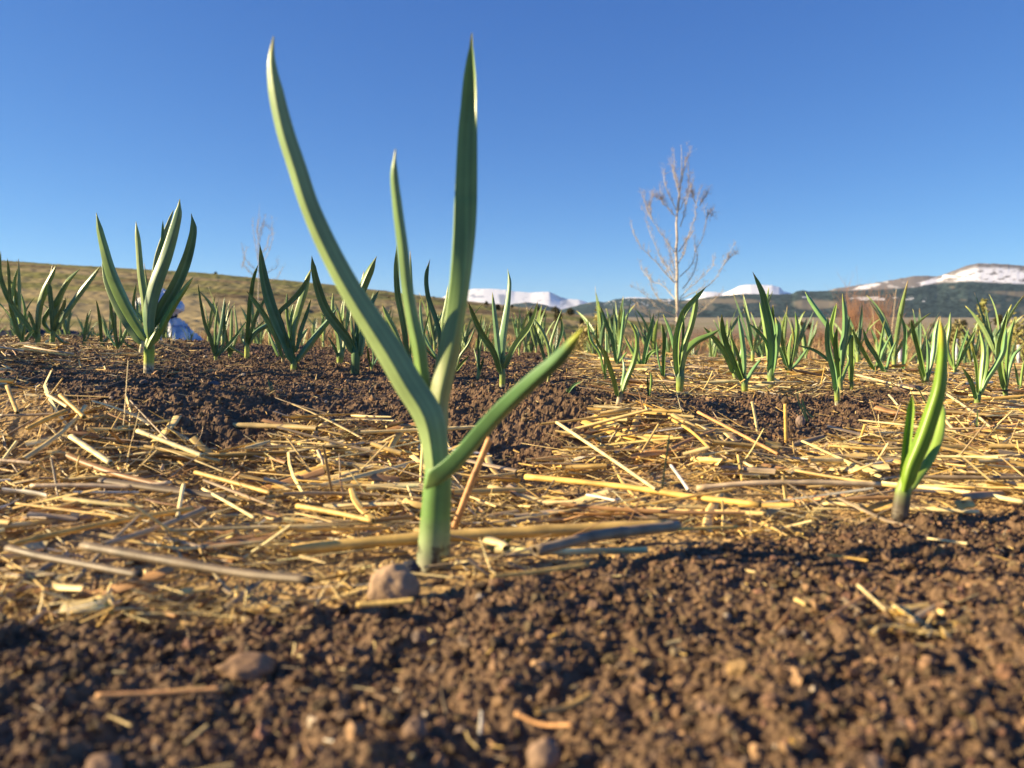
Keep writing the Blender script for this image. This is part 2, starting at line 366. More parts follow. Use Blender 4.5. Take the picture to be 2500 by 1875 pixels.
def scatter(P, size, tmpl, Fc, cols, name, label, m, cat):
    n = len(P); nt_ = len(tmpl); T = np.stack(tmpl); pick = RNG.integers(0, nt_, n)
    Vv = np.einsum('nij,nkj->nki', rotm(n), T[pick]) * size[:, None, None] + P[:, None, :]
    k = T.shape[1]
    Fa = (Fc[None] + (np.arange(n) * k)[:, None, None]).reshape(-1, 3)
    o = mesh_obj(name, Vv.reshape(-1, 3), Fa, m, col=np.repeat(cols, k, 0))
    return tag(o, label, cat, kind='stuff')
def polar_pts(n, y0, y1, cmax, pw=1.0):
    y = (y0 ** (2 - pw) + RNG.random(n) * (y1 ** (2 - pw) - y0 ** (2 - pw))) ** (1 / (2 - pw))
    x = RNG.uniform(-cmax, cmax, n) * (y + 0.1); return x, y
def soil_cols(n):
    b = np.array([0.178, 0.112, 0.062]) * RNG.uniform(.5, 1.4, (n, 1)) * (1 + RNG.normal(0, .06, (n, 3)))
    r = RNG.random(n)
    b *= np.where(RNG.random((n, 1)) < .25, .55, 1.0)
    b[r < .05] = np.array([.36, .22, .11]) * RNG.uniform(.7, 1.2, ((r < .05).sum(), 1))
    b[r > .992] = (.45, .36, .25)
    b[(r > .05) & (r < .09)] = (.16, .115, .085)
    return np.clip(b, .01, 1)
V1, F1 = crumb_templates(2, 12, .95, 3), None
tm1, F1 = V1; tm0, F0 = crumb_templates(1, 8, .8, 40)
x, y = polar_pts(44000, .17, .62, .95, 1.0)
keep = RNG.random(len(x)) > straw_cover(x, y) * .85; x, y = x[keep], y[keep]
sz = .0004 + .0009 * RNG.random(len(x)) ** 2.5 + .0028 * RNG.random(len(x)) ** 20
z = gz(x, y) + soil_disp(x, y) + sz * .35
scatter(np.stack([x, y, z], -1), sz, tm1, F1, soil_cols(len(x)), 'soil_crumbs', 'loose dark brown crumbs of soil covering the near edge of the bed', M_clod, 'soil')
x, y = polar_pts(95000, .62, 2.3, .95, .5)
keep = RNG.random(len(x)) > straw_cover(x, y) * .9; x, y = x[keep], y[keep]
sz = (.0007 + .0010 * RNG.random(len(x)) ** 2 + .0035 * RNG.random(len(x)) ** 40) * (.75 + .35 * y)
z = gz(x, y) + soil_disp(x, y) + sz * .35
scatter(np.stack([x, y, z], -1), sz, tm0, F0, soil_cols(len(x)), 'soil_crumbs', 'dark soil crumbs heaped on the raised back part of the bed', M_clod, 'soil')

# ------------------------------------------------------------------ straw
GOLD = np.array([0.80, 0.51, 0.13]); PALE = np.array([0.92, 0.74, 0.36]); GREY = np.array([0.40, 0.30, 0.18]); BRN = np.array([0.38, 0.21, 0.085])
G_, P_, Y_, D_, O_, W_ = GOLD, PALE, np.array([.66, .44, .13]), GREY, np.array([.52, .27, .10]), np.array([.88, .82, .66])
ST = [
 ([(713, 1341), (1000, 1316), (1352, 1295), (1640, 1283)], 34, Y_, 'thick yellow straw stalk lying behind the stem of the tall central garlic', dict(nodes=(.68, .36), dlift=.035)),
 ([(1306, 1345), (1450, 1310), (1654, 1284)], 32, D_ * .8, 'thick dull grey-brown straw with an open end, right of the central garlic', dict(lift=.006)),
 ([(1106, 1296), (1150, 1180), (1197, 1068)], 17, O_ * 1.15, 'reddish straw leaning upright just right of the central garlic stem', dict(standing=True)),
 ([(202, 1332), (307, 1351), (427, 1372), (615, 1403), (760, 1416)], 27, D_ * .55, 'blurred foreground stalk coloured as in shade, with a rusty joint, left of the stone', dict(lift=.016, nodes=(.19, .40))),  # shade put into the colour: the side facing the camera is in shadow
 ([(20, 1338), (83, 1354), (217, 1380), (343, 1404)], 22, D_ * .5, 'foreground stalk coloured as in shade, with a black joint at the left edge', dict(lift=.012, nodes=(.2,))),  # grey darkened to stand for the shadowed side turned to the lens
 ([(76, 1186), (210, 1185), (325, 1188), (420, 1178)], 13, GREY * 1.5, 'straight tan stalk lying level across the left straw', dict(nodes=(.72,))),
 ([(29, 1329), (90, 1314), (289, 1272), (470, 1243)], 17, G_ * .85, 'long ridged stalk slanting up to the right in the left straw', dict(nodes=(.14,))),
 ([(726, 1235), (820, 1252), (912, 1272)], 15, Y_ * 1.1, 'bright short yellow stalk left of the central garlic stem', dict(nodes=(.3,))),
 ([(1283, 1164), (1400, 1175), (1531, 1189), (1700, 1214), (1856, 1232)], 17, G_, 'long pale jointed stalk lying behind the low right leaf of the central garlic', dict(nodes=(.07, .6, .98))),
 ([(1700, 1192), (1800, 1182), (1992, 1178), (2150, 1183)], 15, GREY * 1.6, 'long grey stalk pointing at the small right shoot', dict(nodes=(.03, .63))),
 ([(2153, 1180), (2297, 1195), (2400, 1208), (2500, 1226)], 14, P_, 'bright stalk passing behind the small right shoot', dict(dlift=.05)),
 ([(2005, 1228), (2165, 1238), (2390, 1250)], 12, P_ * .95, 'pale stalk passing behind the base of the small right shoot', dict(dlift=.045)),
 ([(1359, 1031), (1480, 1112), (1601, 1195)], 9, P_ * .95, 'thin straight stalk slanting down to the right behind the low garlic leaf', dict(lift=.010)),
 ([(1704, 1006), (1800, 1056), (1900, 1109)], 9, O_ * 1.2, 'orange-brown stalk slanting down the back of the bed', dict(lift=.008)),
 ([(1634, 1020), (1690, 1055), (1734, 1096)], 8, G_ * .9, 'golden stalk left of the orange-brown slanting one', dict(lift=.008)),
 ([(1919, 1079), (1918, 1030), (1917, 986)], 9, G_, 'cut straw stub standing upright near the curly grass seedling', dict(standing=True)),
 ([(1850, 1056), (1843, 1015), (1836, 980)], 7, P_ * .9, 'thinner upright straw stub, left of the thicker one', dict(standing=True)),
 ([(1432, 1208), (1470, 1215), (1503, 1222)], 7, W_, 'short white straw chip right of the central garlic', dict(lift=.009)),
 ([(1638, 1136), (1660, 1166), (1681, 1197)], 8, W_ * .9, 'pale flat straw slanting steeply in the middle right straw', dict(lift=.008)),
 ([(2113, 1134), (2150, 1129), (2180, 1124)], 5, W_, 'small white straw just left of the small right shoot', dict(lift=.007)),
 ([(1198, 1408), (1310, 1396), (1437, 1378)], 13, Y_ * .9, 'yellow straw at the soil edge right of the central garlic base', dict(nodes=(.7,))),
 ([(872, 1476), (940, 1472), (1012, 1465)], 16, Y_, 'blurred yellow straw lying in front of the stone', dict(lift=.004)),
 ([(235, 1698), (380, 1692), (543, 1682)], 15, O_ * 1.2, 'orange-brown blurred straw on the near soil, lower left', dict(lift=.003)),
 ([(1259, 1741), (1320, 1768), (1397, 1770)], 12, O_ * 1.35, 'curved blurred straw lying on the near soil, lower middle', dict(lift=.003)),
 ([(1310, 1738), (1380, 1728), (1444, 1694)], 18, np.array([.42, .27, .09]), 'olive blurred stem end just above the curved one', dict(lift=.004)),
 ([(2007, 1517), (2070, 1478), (2138, 1436)], 8, O_ * 1.1, 'thin straw of a crossed pair on the near soil, rising to the right', dict(lift=.003)),
 ([(2094, 1428), (2125, 1456), (2162, 1490)], 8, P_ * .8, 'thin straw of a crossed pair on the near soil, falling to the right', dict(lift=.006)),
 ([(2018, 1354), (2070, 1361), (2120, 1369)], 6, G_ * .8, 'small straw on the soil below the small right shoot', dict(lift=.003)),
 ([(2264, 1314), (2310, 1320), (2362, 1327)], 6, P_, 'small pale straw on the soil right of the small shoot', dict(lift=.003)),
 ([(148, 965), (178, 992), (206, 1019)], 12, Y_, 'cut yellow straw at the top of the left heap', dict(lift=.012)),
 ([(116, 963), (140, 978), (166, 994)], 9, P_ * .9, 'smaller straw beside the cut yellow one on the left heap', dict(lift=.010)),
 ([(2, 1014), (70, 1013), (145, 1010)], 8, GREY * .9, 'dark straw lying level in the left heap', dict(lift=.012)),
 ([(65, 1048), (110, 1025), (163, 1003)], 14, G_ * .8, 'broad golden straw slanting up in the left heap', dict(lift=.014)),
 ([(18, 943), (30, 975), (43, 1008)], 10, Y_ * .9, 'straw leaning on the left heap by the photo edge', dict(lift=.014)),
 ([(90, 1005), (122, 965), (154, 923)], 4, G_ * .8, 'thin splinter sticking up from the left heap', dict(standing=True)),
 ([(336, 1052), (415, 1082), (495, 1113)], 13, P_, 'broad pale straw slanting down from the left heap', dict(lift=.012)),
 ([(174, 1066), (220, 1097), (271, 1131)], 15, P_ * .95, 'frayed pale straw below the left heap', dict(lift=.012)),
 ([(477, 1153), (570, 1178), (662, 1204)], 12, Y_ * .95, 'golden straw falling to the right left of the central garlic', dict(lift=.008, nodes=(.5,))),
 ([(495, 1193), (560, 1229), (622, 1265)], 8, P_ * 1.05, 'straight pale sliver of straw in the middle left', dict(lift=.009)),
 ([(40, 1229), (160, 1245), (297, 1262)], 7, Y_ * 1.1, 'thin yellow straw in the lower left mulch', dict(lift=.010)),
 ([(0, 1124), (40, 1127), (80, 1131)], 10, GREY * 1.6, 'straw stub entering from the left edge', dict(lift=.012)),
 ([(253, 1330), (380, 1290), (499, 1243)], 17, GREY * 1.15, 'weathered grey stalk with a blackened end', dict(lift=.010, nodes=(.98,))),
 ([(434, 1262), (441, 1222), (448, 1184)], 10, P_, 'pale flat straw standing out of the left mulch', dict(lift=.010)),
 ([(1540, 1297), (1700, 1290), (1800, 1286)], 10, G_, 'straw by the dark soil right of the thick stalks', dict(lift=.006)),
 ([(188, 862), (168, 876), (150, 890)], 4, P_ * .9, 'bent splinter standing on the left crest of the bed', dict(standing=True)),
 ([(2170, 964), (2180, 975), (2192, 990)], 5, P_, 'short pale straw on the back right of the bed', {}),
 ([(2290, 948), (2330, 975), (2380, 1010), (2420, 1045)], 7, P_ * .85, 'long straw slanting down behind the small right shoot', dict(lift=.01)),
 ([(2090, 915), (2150, 930), (2230, 950)], 6, P_ * .9, 'straw lying along the right crest of the bed', dict(lift=.01)),
]
CLEAR = [([(p[0], p[1]) for p in s_[0]], s_[1] * .7, 9.0) for s_ in ST if s_[1] >= 7 and not s_[4].get('standing')]
CLEAR += [([(p[0], p[1]) for p in s_[0]][:1] + [(s_[0][0][0] + 1, s_[0][0][1] - 40)], s_[1] * .6, 9.0) for s_ in ST if s_[4].get('standing')]
CLEAR += [([(1022, 1372), (1092, 1372)], 34, 9.0), ([(2178, 1262), (2212, 1262)], 24, 9.0), ([(905, 1430), (1020, 1430)], 60, 9.0), ([(985, 1395), (1020, 1400)], 24, 9)]
def straw_cols(n):
    r = RNG.random(n)[:, None]; a = RNG.random((n, 1))
    c = GOLD * (1 - a) + PALE * a
    c = np.where(r < .22, GREY * (.7 + .6 * a), c); c = np.where((r > .22) & (r < .34), BRN * (.8 + .6 * a), c)
    c = np.where(r > .985, np.array([.85, .78, .6]), c)
    return c * RNG.uniform(.75, 1.1, (n, 1))
def straws(x, y, yaw, L, w, flat, lift, tilt, cols, name, label, K=5, Sg=4, group=None, bend=.06):
    z0 = gz(x, y); u0, v0 = proj(np.stack([x, y, z0 + .006], -1)); hl = L / y * F * .5 * np.abs(np.cos(yaw)); keep = np.ones(len(x), bool)
    for (poly, hwid, yd) in CLEAR:                     # leave the picked-out stalks, stones and stems uncovered
        pu = np.array([q[0] for q in poly]); pv = np.array([q[1] for q in poly]); o_ = np.argsort(pu)
        lo, hi = pu.min() - hl * .8 - 3, pu.max() + hl * .8 + 3
        vv = np.interp(u0, pu[o_], pv[o_]); dv = v0 - vv
        if np.ptp(pu) < np.ptp(pv): vv = np.clip(v0, pv.min(), pv.max()); dv = v0 - vv
        keep &= ~((u0 > lo) & (u0 < hi) & (dv > -hwid) & (dv < hwid * 1.2 + 20) & (y < yd + .02) & (np.random.default_rng(1).random(len(x)) < .93))
    x, y, yaw, L, w, flat, lift, tilt, cols = [q[keep] for q in (x, y, yaw, L, w, flat, lift, tilt, cols)]
    n = len(x); s = np.linspace(-.5, .5, Sg)
    d = np.stack([np.cos(yaw), np.sin(yaw)], -1)
    nrm = np.stack([-d[:, 1], d[:, 0]], -1)
    bd = RNG.normal(0, bend, n)
    off = bd[:, None] * (s[None] ** 2 * 4 - .5) * L[:, None] * .5
    kk = RNG.random(n) < .16; off = off + (kk * RNG.normal(0, .35, n))[:, None] * np.maximum(s[None] - RNG.uniform(-.3, .3, n)[:, None], 0) * L[:, None]
    px = x[:, None] + d[:, :1] * s * L[:, None] + nrm[:, :1] * off
    py = y[:, None] + d[:, 1:] * s * L[:, None] + nrm[:, 1:] * off
    g = gz(px, py)
    a = g[:, :1]; b = g[:, -1:]; line = a + (b - a) * (s[None] + .5)
    gm = np.maximum(line + np.maximum(g - line, 0).max(1)[:, None] * .8, g * .5 + line * .5)
    pz = gm + lift[:, None] + np.tan(tilt)[:, None] * s[None] * L[:, None] + w[:, None] * flat[:, None] * .5
    pz = np.maximum(pz, g + .0008)
    C = np.stack([px, py, pz], -1)
    T = np.gradient(C, axis=1); T /= np.linalg.norm(T, axis=2)[..., None]
    upv = np.array([0, 0, 1.0]); Lv = np.cross(T, upv); Lv /= np.linalg.norm(Lv, axis=2)[..., None] + 1e-9; Nv = np.cross(Lv, T)
    roll = RNG.uniform(-.9, .9, n)[:, None, None]
    L2 = Lv * np.cos(roll) + Nv * np.sin(roll); N2 = Nv * np.cos(roll) - Lv * np.sin(roll)
    th = np.linspace(0, 2 * np.pi, K, endpoint=False)
    wv = (w[:, None] * (1 - .75 * RNG.random((n, 1)) ** 3 * (s[None] + .5) ** 2) * (1 + .12 * RNG.normal(size=(n, Sg))))[:, :, None, None] * .5
    V = C[:, :, None] + wv * (np.cos(th)[None, None, :, None] * L2[:, :, None] + (flat[:, None, None, None] * np.sin(th)[None, None, :, None]) * N2[:, :, None])
    q = np.arange(Sg * K).reshape(Sg, K); q2 = np.roll(q, -1, 1)
    Fq = np.stack([q[:-1], q2[:-1], q2[1:], q[1:]], -1).reshape(-1, 4)
    Fa = (Fq[None] + (np.arange(n) * Sg * K)[:, None, None]).reshape(-1, 4)
    sh = 1 + .14 * RNG.normal(size=(n, Sg, 1, 1)) + .16 * RNG.normal(size=(n, 1, K, 1)); cv = np.clip(cols[:, None, None, :] * sh * np.ones((n, Sg, K, 1)), .01, 1).reshape(-1, 3)
    o = mesh_obj(name, V.reshape(-1, 3), Fa, M_straw, col=cv, smooth=True)
    return tag(o, label, 'straw', group, 'stuff')
def straw_pts(n, y0, y1, pw, power=1.0):
    x, y = polar_pts(n, y0, y1, 1.0, pw); k = RNG.random(n) < straw_cover(x, y) ** power; return x[k], y[k]
def yaws(n, sp=.55):
    a = RNG.normal(0, sp, n); r = RNG.random(n); return np.where(r < .2, RNG.uniform(0, np.pi, n), a)
# bottom litter of short broken pieces, then long stalks over it
x, y = straw_pts(190000, .30, 3.0, .75, .9); n = len(x)
straws(x, y, yaws(n, .8), .006 + .040 * RNG.random(n) ** 2, (.0006 + .0024 * RNG.random(n) ** 2.6) * (.8 + .3 * y), RNG.uniform(.12, .5, n), RNG.uniform(0, .007, n), RNG.normal(0, .25, n), straw_cols(n) * .95, 'straw_litter', 'fine chopped straw litter packed between the longer stalks', K=3, Sg=3)
x, y = straw_pts(21000, .36, 3.0, .8, 1.4); n = len(x)
tilt = RNG.normal(0, .10, n)
straws(x, y, yaws(n, .36), .018 + .10 * RNG.random(n) ** 1.8, (.0014 + .0045 * RNG.random(n) ** 2.2) * (.85 + .25 * y), RNG.uniform(.15, .9, n), RNG.uniform(0, 1, n) ** 1.5 * .014, tilt, straw_cols(n), 'straw_mulch', 'thick golden straw mulch spread across the middle of the bed', K=6, Sg=5)
x, y = straw_pts(1000, .42, 1.6, .8, 2); n = len(x)
straws(x, y, RNG.uniform(0, 6.28, n), .012 + .035 * RNG.random(n), .001 + .002 * RNG.random(n), RNG.uniform(.2, .8, n), RNG.uniform(.002, .016, n), RNG.choice([-1, 1], n) * RNG.uniform(.3, 1.1, n), straw_cols(n) * 1.05, 'straw_mulch', 'short straw ends sticking up at angles out of the mulch', K=5, Sg=3)
x, y = straw_pts(9000, .34, 3.0, .8, 1.5); n = len(x)
straws(x, y, yaws(n, .6), .012 + .055 * RNG.random(n) ** 1.4, (.003 + .0055 * RNG.random(n) ** 1.3) * (.8 + .25 * y), RNG.uniform(.06, .2, n), RNG.uniform(0, .010, n), RNG.normal(0, .16, n), straw_cols(n), 'straw_mulch', 'flattened split straw pieces matted into the mulch', K=6, Sg=5, bend=.16)
# thin scatter on bare soil
x, y = polar_pts(5200, .18, 2.4, .95, .95); k = straw_cover(x, y) < .5; x, y = x[k], y[k]; n = len(x)
straws(x, y, RNG.uniform(0, 3.14, n), (.004 + .016 * RNG.random(n) ** 3) * (.6 + .7 * y), .0006 + .0014 * RNG.random(n) ** 2, RNG.uniform(.2, .8, n), RNG.uniform(.001, .004, n), RNG.normal(0, .2, n), straw_cols(n) * .75, 'straw_litter', 'scattered bits of chaff lying on the bare dark soil', K=4, Sg=3)

hp = at(2262, 1535, hit(2262, 1535)); n = 130
straws(hp[0] + RNG.normal(0, .016, n), hp[1] + RNG.normal(0, .010, n), RNG.uniform(0, 3.14, n), .004 + .012 * RNG.random(n), .0012 + .0022 * RNG.random(n), RNG.uniform(.2, .5, n), RNG.uniform(.001, .006, n), RNG.normal(0, .12, n), straw_cols(n) * .8, 'straw_litter', 'small heap of yellow chaff on the near soil at the lower right', K=6, Sg=3)
# ------------------------------------------------------------------ the stalks one can pick out, each its own thing
def tube(P, rad, K=10, hollow=False, squash=1.0, nodes=(), seed=0):
    P = np.asarray(P, float); rad = np.asarray(rad, float)
    T = np.gradient(P, axis=0); T /= np.linalg.norm(T, axis=1)[:, None]
    ref = np.array([0, 0, 1.0]) if abs(T[:, 2]).mean() < .8 else np.array([0, 1.0, 0])
    Lv = np.cross(T, ref); Lv /= np.linalg.norm(Lv, axis=1)[:, None]; Nv = np.cross(Lv, T)
    th = np.linspace(0, 2 * np.pi, K, endpoint=False)
    V = P[:, None] + rad[:, None, None] * (np.cos(th)[None, :, None] * Lv[:, None] + squash * np.sin(th)[None, :, None] * Nv[:, None])
    n = len(P); q = np.arange(n * K).reshape(n, K); q2 = np.roll(q, -1, 1)
    Fq = np.stack([q[:-1], q2[:-1], q2[1:], q[1:]], -1).reshape(-1, 4)
    return V.reshape(-1, 3), Fq
def resample(pts, n):
    pts = np.asarray(pts, float); d = np.r_[0, np.cumsum(np.linalg.norm(np.diff(pts[:, :2] if pts.shape[1] > 2 else pts, axis=0), axis=1) + 1e-9)]; d /= d[-1]
    t = np.linspace(0, 1, n)
    if len(pts) < 3: return np.stack([np.interp(t, d, pts[:, k]) for k in range(pts.shape[1])], -1), t
    # monotone-ish cubic (Catmull-Rom on chord length)
    m = np.gradient(pts, d, axis=0); i = np.clip(np.searchsorted(d, t, 'right') - 1, 0, len(d) - 2)
    h = (d[i + 1] - d[i])[:, None]; s = ((t - d[i]) / (d[i + 1] - d[i]))[:, None]
    return ((2 * s ** 3 - 3 * s ** 2 + 1) * pts[i] + (s ** 3 - 2 * s ** 2 + s) * h * m[i] + (-2 * s ** 3 + 3 * s ** 2) * pts[i + 1] + (s ** 3 - s ** 2) * h * m[i + 1]), t
def stalk(pts, wpx, colr, label, lift=.010, nodes=(), standing=False, squash=.85, cat='straw', name='straw_stalk', dlift=0):
    """pts: seen positions along the stalk; each end rests on the ground it is seen against"""
    n = 22; q, t = resample(pts, n)
    if standing:
        D0 = hit(*pts[0]); D = np.full(n, D0) 
    else:
        lift = lift + .006
        e = [hit(p[0], p[1], lift) or 1.5 for p in (pts[0], pts[-1])]
        D = np.linspace(e[0], e[1], n)
        if dlift: D = D + dlift
    P = at(q[:, 0], q[:, 1], D)
    if standing: 
        ex = P[0] - (P[1] - P[0]) / np.linalg.norm(P[1] - P[0]) * .012; P = np.concatenate([[ex], P[1:]])
    r = wpx * .5 * D / F * (1 + .04 * RNG.normal(size=n))
    c = np.tile(np.asarray(colr, float), (n, 1)) * (1 + .10 * RNG.normal(size=(n, 1)))
    for nd in nodes:
        k = np.exp(-((t - nd) / .022) ** 2); r = r * (1 + .28 * k); c = c * (1 - .5 * k[:, None])
    V, Fq = tube(P, r, 10, squash=squash)
    Vi, Fi = tube(P, r * .78, 10, squash=squash)
    nn = len(V); a = np.arange(10); b = np.roll(a, -1)
    caps_ = [np.stack([a, a + nn, b + nn, b], -1), np.stack([a + nn - 10, b + nn - 10, b + 2 * nn - 10, a + 2 * nn - 10], -1)]
    o = mesh_obj(name, np.concatenate([V, Vi]), np.concatenate([Fq, Fi[:, ::-1] + nn] + caps_), M_straw, col=np.clip(np.concatenate([np.repeat(c, 10, 0), np.repeat(c, 10, 0) * .6]), .01, 1), smooth=True, loc=P[0])
    return tag(o, label, cat, 'straw stalks that stand out from the mulch')
for s_ in ST: stalk(s_[0], s_[1], s_[2], s_[3], **s_[4])

# ------------------------------------------------------------------ stones and clods
def stone(u, v, wpx, hpx, colr, label, seed, name='stone', sink=.25, D=None, cat='stone'):
    D = D or hit(u, v); P = at(u, v, D); w = wpx * D / F; h = hpx * D / F
    V, Fc = ico(4)
    d = 1 + .30 * fbm(V[:, 0] * 1.1 + seed, V[:, 1] * 1.1 + V[:, 2] * .9, 3, seed) + .10 * fbm(V[:, 0] * 4 + V[:, 2] * 3, V[:, 1] * 4, 3, seed + 3)
    Vv = V * d[:, None] * np.array([w * .5, w * .42, h * .62])
    Vv[:, 2] += h * .5 - sink * h * .3
    c = np.asarray(colr) * (1 + .18 * fbm(V[:, 0] * 3, V[:, 1] * 3 + V[:, 2] * 3, 3, seed + 9))[:, None]
    o = mesh_obj(name, Vv + P, Fc, M_stone, col=np.clip(c, .01, 1), smooth=True, loc=P)
    return tag(o, label, cat)
stone(962, 1468, 125, 92, (.38, .255, .155), 'rounded pinkish-brown stone in front of the central garlic stem', 5)
stone(1000, 1405, 52, 34, (.05, .052, .065), 'small dark clod tucked behind the rounded stone', 8, name='soil_clod', cat='clod')
stone(600, 1640, 130, 50, (.26, .16, .09), 'large blurred pinkish clod on the near soil, lower left', 12, name='soil_clod', cat='clod', sink=1.1)
stone(2120, 1885, 110, 50, (.32, .21, .13), 'pale blurred clod at the bottom edge, lower right', 15, name='soil_clod', cat='clod', sink=1.0)
stone(1330, 1862, 78, 70, (.30, .20, .13), 'pale blurred clod at the bottom edge, middle', 19, name='soil_clod', cat='clod', sink=1.0)
stone(250, 1880, 100, 50, (.22, .14, .09), 'pinkish clod at the bottom edge, lower left', 23, name='soil_clod', cat='clod', sink=1.1)
stone(1015, 1800, 60, 50, (.24, .155, .10), 'small round clod on the near soil below the central garlic', 27, name='soil_clod', cat='clod')
stone(2270, 1500, 24, 26, (.38, .24, .11), 'orange pebble on the near soil, right', 31, cat='pebble', name='pebble')
stone(2215, 1545, 34, 14, (.36, .24, .11), 'yellow chip beside the orange pebble', 35, cat='pebble', name='pebble')
stone(2290, 1555, 52, 16, (.38, .26, .12), 'broad yellow chip in the litter heap, lower right', 37, cat='pebble', name='pebble')
stone(1868, 1480, 24, 18, (.75, .70, .62), 'small white pebble on the near soil right of centre', 41, cat='pebble', name='pebble')
stone(1968, 1478, 40, 18, (.60, .38, .13), 'yellow grain-like chip right of the white pebble', 43, cat='pebble', name='pebble')
stone(1955, 1040, 24, 26, (.26, .19, .15), 'small stone beside the curly grass seedling', 47)
stone(2215, 958, 74, 20, (.20, .14, .105), 'flat brown slab lying at the back right of the bed', 51, name='soil_clod', cat='clod')
stone(522, 944, 30, 13, (.13, .12, .12), 'flat grey stone on the shaded soil left of the central garlic', 53)
stone(240, 955, 20, 12, (.26, .17, .11), 'small brown stone below the large left garlic', 55)
stone(430, 948, 30, 12, (.20, .13, .09), 'brown lump of soil between the left garlic and the grey stone', 57, name='soil_clod', cat='clod')
stone(300, 1497, 40, 34, (.04, .03, .04), 'dark purple clod beside the tiny green seedling, lower left', 59, name='soil_clod', cat='clod')
# ------------------------------------------------------------------ garlic plants
LG = np.array([0.25, 0.365, 0.135]); LB = np.array([0.165, 0.300, 0.150]); LY = np.array([0.27, 0.38, 0.06]); TIP = np.array([0.52, 0.48, 0.09])
def blade3(C, hw, Lat, Nrm, alpha, colr, tipc=TIP, tipl=.04, basec=None, basel=.2, parent=None, name='leaf', label=None, seed=0, J=4, thick=.0007, loc=None, pw=1.35):
    n = len(C); T = np.gradient(C, axis=0); T /= np.linalg.norm(T, axis=1)[:, None]
    s = np.arange(-J, J + 1) / J; m = len(s)
    ca = np.cos(alpha)[:, None]; sa = np.sin(alpha)[:, None]
    lat = hw[:, None] * s[None] * ca
    dep = hw[:, None] * (np.abs(s)[None] ** pw - .45) * sa
    V = C[:, None] + lat[..., None] * Lat[:, None] + dep[..., None] * Nrm[:, None]
    V2 = C[:, None] + (lat * .97)[..., None] * Lat[:, None] + (dep - np.minimum(thick, hw * .3)[:, None])[..., None] * Nrm[:, None]
    q = np.arange(n * m).reshape(n, m); o_ = n * m
    A = np.stack([q[:-1, :-1], q[:-1, 1:], q[1:, 1:], q[1:, :-1]], -1).reshape(-1, 4)
    B = A[:, ::-1] + o_
    E1 = np.stack([q[:-1, 0], q[1:, 0], q[1:, 0] + o_, q[:-1, 0] + o_], -1); E2 = np.stack([q[:-1, -1], q[:-1, -1] + o_, q[1:, -1] + o_, q[1:, -1]], -1)
    E3 = np.stack([q[-1, :-1], q[-1, 1:], q[-1, 1:] + o_, q[-1, :-1] + o_], -1)
    t = np.linspace(0, 1, n)
    c = np.tile(colr, (n, 1)).astype(float)
    if basec is not None: c = mixc(c, np.tile(basec, (n, 1)), 1 - sstep(0, basel, t))
    c = mixc(c, np.tile(tipc, (n, 1)), sstep(1 - tipl * 1.6, 1.0, t))
    c = c * (1 + .05 * np.sin(t * 17 + seed))[:, None]
    vein = 1 + (.09 * np.random.default_rng(seed + m).normal(size=m))[None, :, None] * np.ones((n, 1, 1)) + (.10 * fbm(np.linspace(0, 7, n)[:, None] + seed * 3.1, s[None] * 2.5 + np.zeros((n, 1)), 3, seed))[..., None]
    rim = 1 + .12 * (np.abs(s) > .9)[None, :, None] + .10 * (np.abs(s) < .05)[None, :, None]
    cc_ = (c[:, None] * vein * rim).reshape(-1, 3)
    return tag(mesh_obj(name, np.concatenate([V.reshape(-1, 3), V2.reshape(-1, 3)]), [np.concatenate([A, B, E1, E2, E3])], M_leaf, parent=parent,
                    col=np.clip(np.concatenate([cc_, cc_]), .005, 1), smooth=True), label)
def leaf_px(root, pts, D, dD=0.0, phi=(0, 0), keel=1, fold=(56, 45), colr=None, tipc=TIP, tipl=.03, basec=None, basel=.2, n=30, label=None, seed=0, pw=1.22, J=4):
    """pts: (px, py, seen width) from the base to the tip; keel=1: midrib towards the viewer"""
    p = np.array([list(q) if len(q) == 3 else list(q) + [0] for q in pts], float)
    q, t = resample(p, n)
    q[:, 2] = np.maximum(np.interp(t, np.r_[0, np.cumsum(np.hypot(*np.diff(p[:, :2], axis=0).T))] / np.hypot(*np.diff(p[:, :2], axis=0).T).sum(), p[:, 2]), .3)
    q[:, 2] *= .4 + .6 * sstep(0, .07, t)
    k9 = int(np.searchsorted(t, .90)); w9 = q[k9, 2]
    q[:, 2] = np.where(t > .90, np.maximum(q[:, 2], w9 * .55) * np.clip(np.sqrt(np.clip((1 - t) / .10, 0, 1)), .10, 1) , q[:, 2])
    DD = D + dD * t ** 1.3
    C = at(q[:, 0], q[:, 1], DD)
    T = np.gradient(C, axis=0); T /= np.linalg.norm(T, axis=1)[:, None]
    Vd = C - CAM; Vd /= np.linalg.norm(Vd, axis=1)[:, None]
    L0 = np.cross(Vd, T); L0 /= np.linalg.norm(L0, axis=1)[:, None]; L0 *= np.sign((L0[:, :1]) + 1e-9)      # points right
    N0 = np.cross(L0, T); N0 *= np.sign((N0 * Vd).sum(1))[:, None]                                        # points away from the eye
    ph = np.interp(t, np.linspace(0, 1, len(phi)), np.radians(np.array(phi, float)))[:, None]
    Lat = L0 * np.cos(ph) + N0 * np.sin(ph); Nn = N0 * np.cos(ph) - L0 * np.sin(ph)
    al = np.radians(fold[0] + (fold[1] - fold[0]) * sstep(0, .35, t))
    pr = np.maximum(np.abs(np.cos(ph[:, 0])) * np.cos(al), .3)
    hw = .5 * q[:, 2] * DD / F / pr * .84
    base = np.array(root.location); 
    c0 = colr if colr is not None else LG
    kf = np.interp(t, np.linspace(0, 1, len(keel)), keel) if isinstance(keel, (tuple, list)) else np.full(n, float(keel))
    return blade3(C - base, hw, Lat, Nn * np.sign(kf)[:, None], al * np.abs(kf), c0, tipc, tipl, basec, basel, root, seed=seed, label=label, pw=pw, J=J)
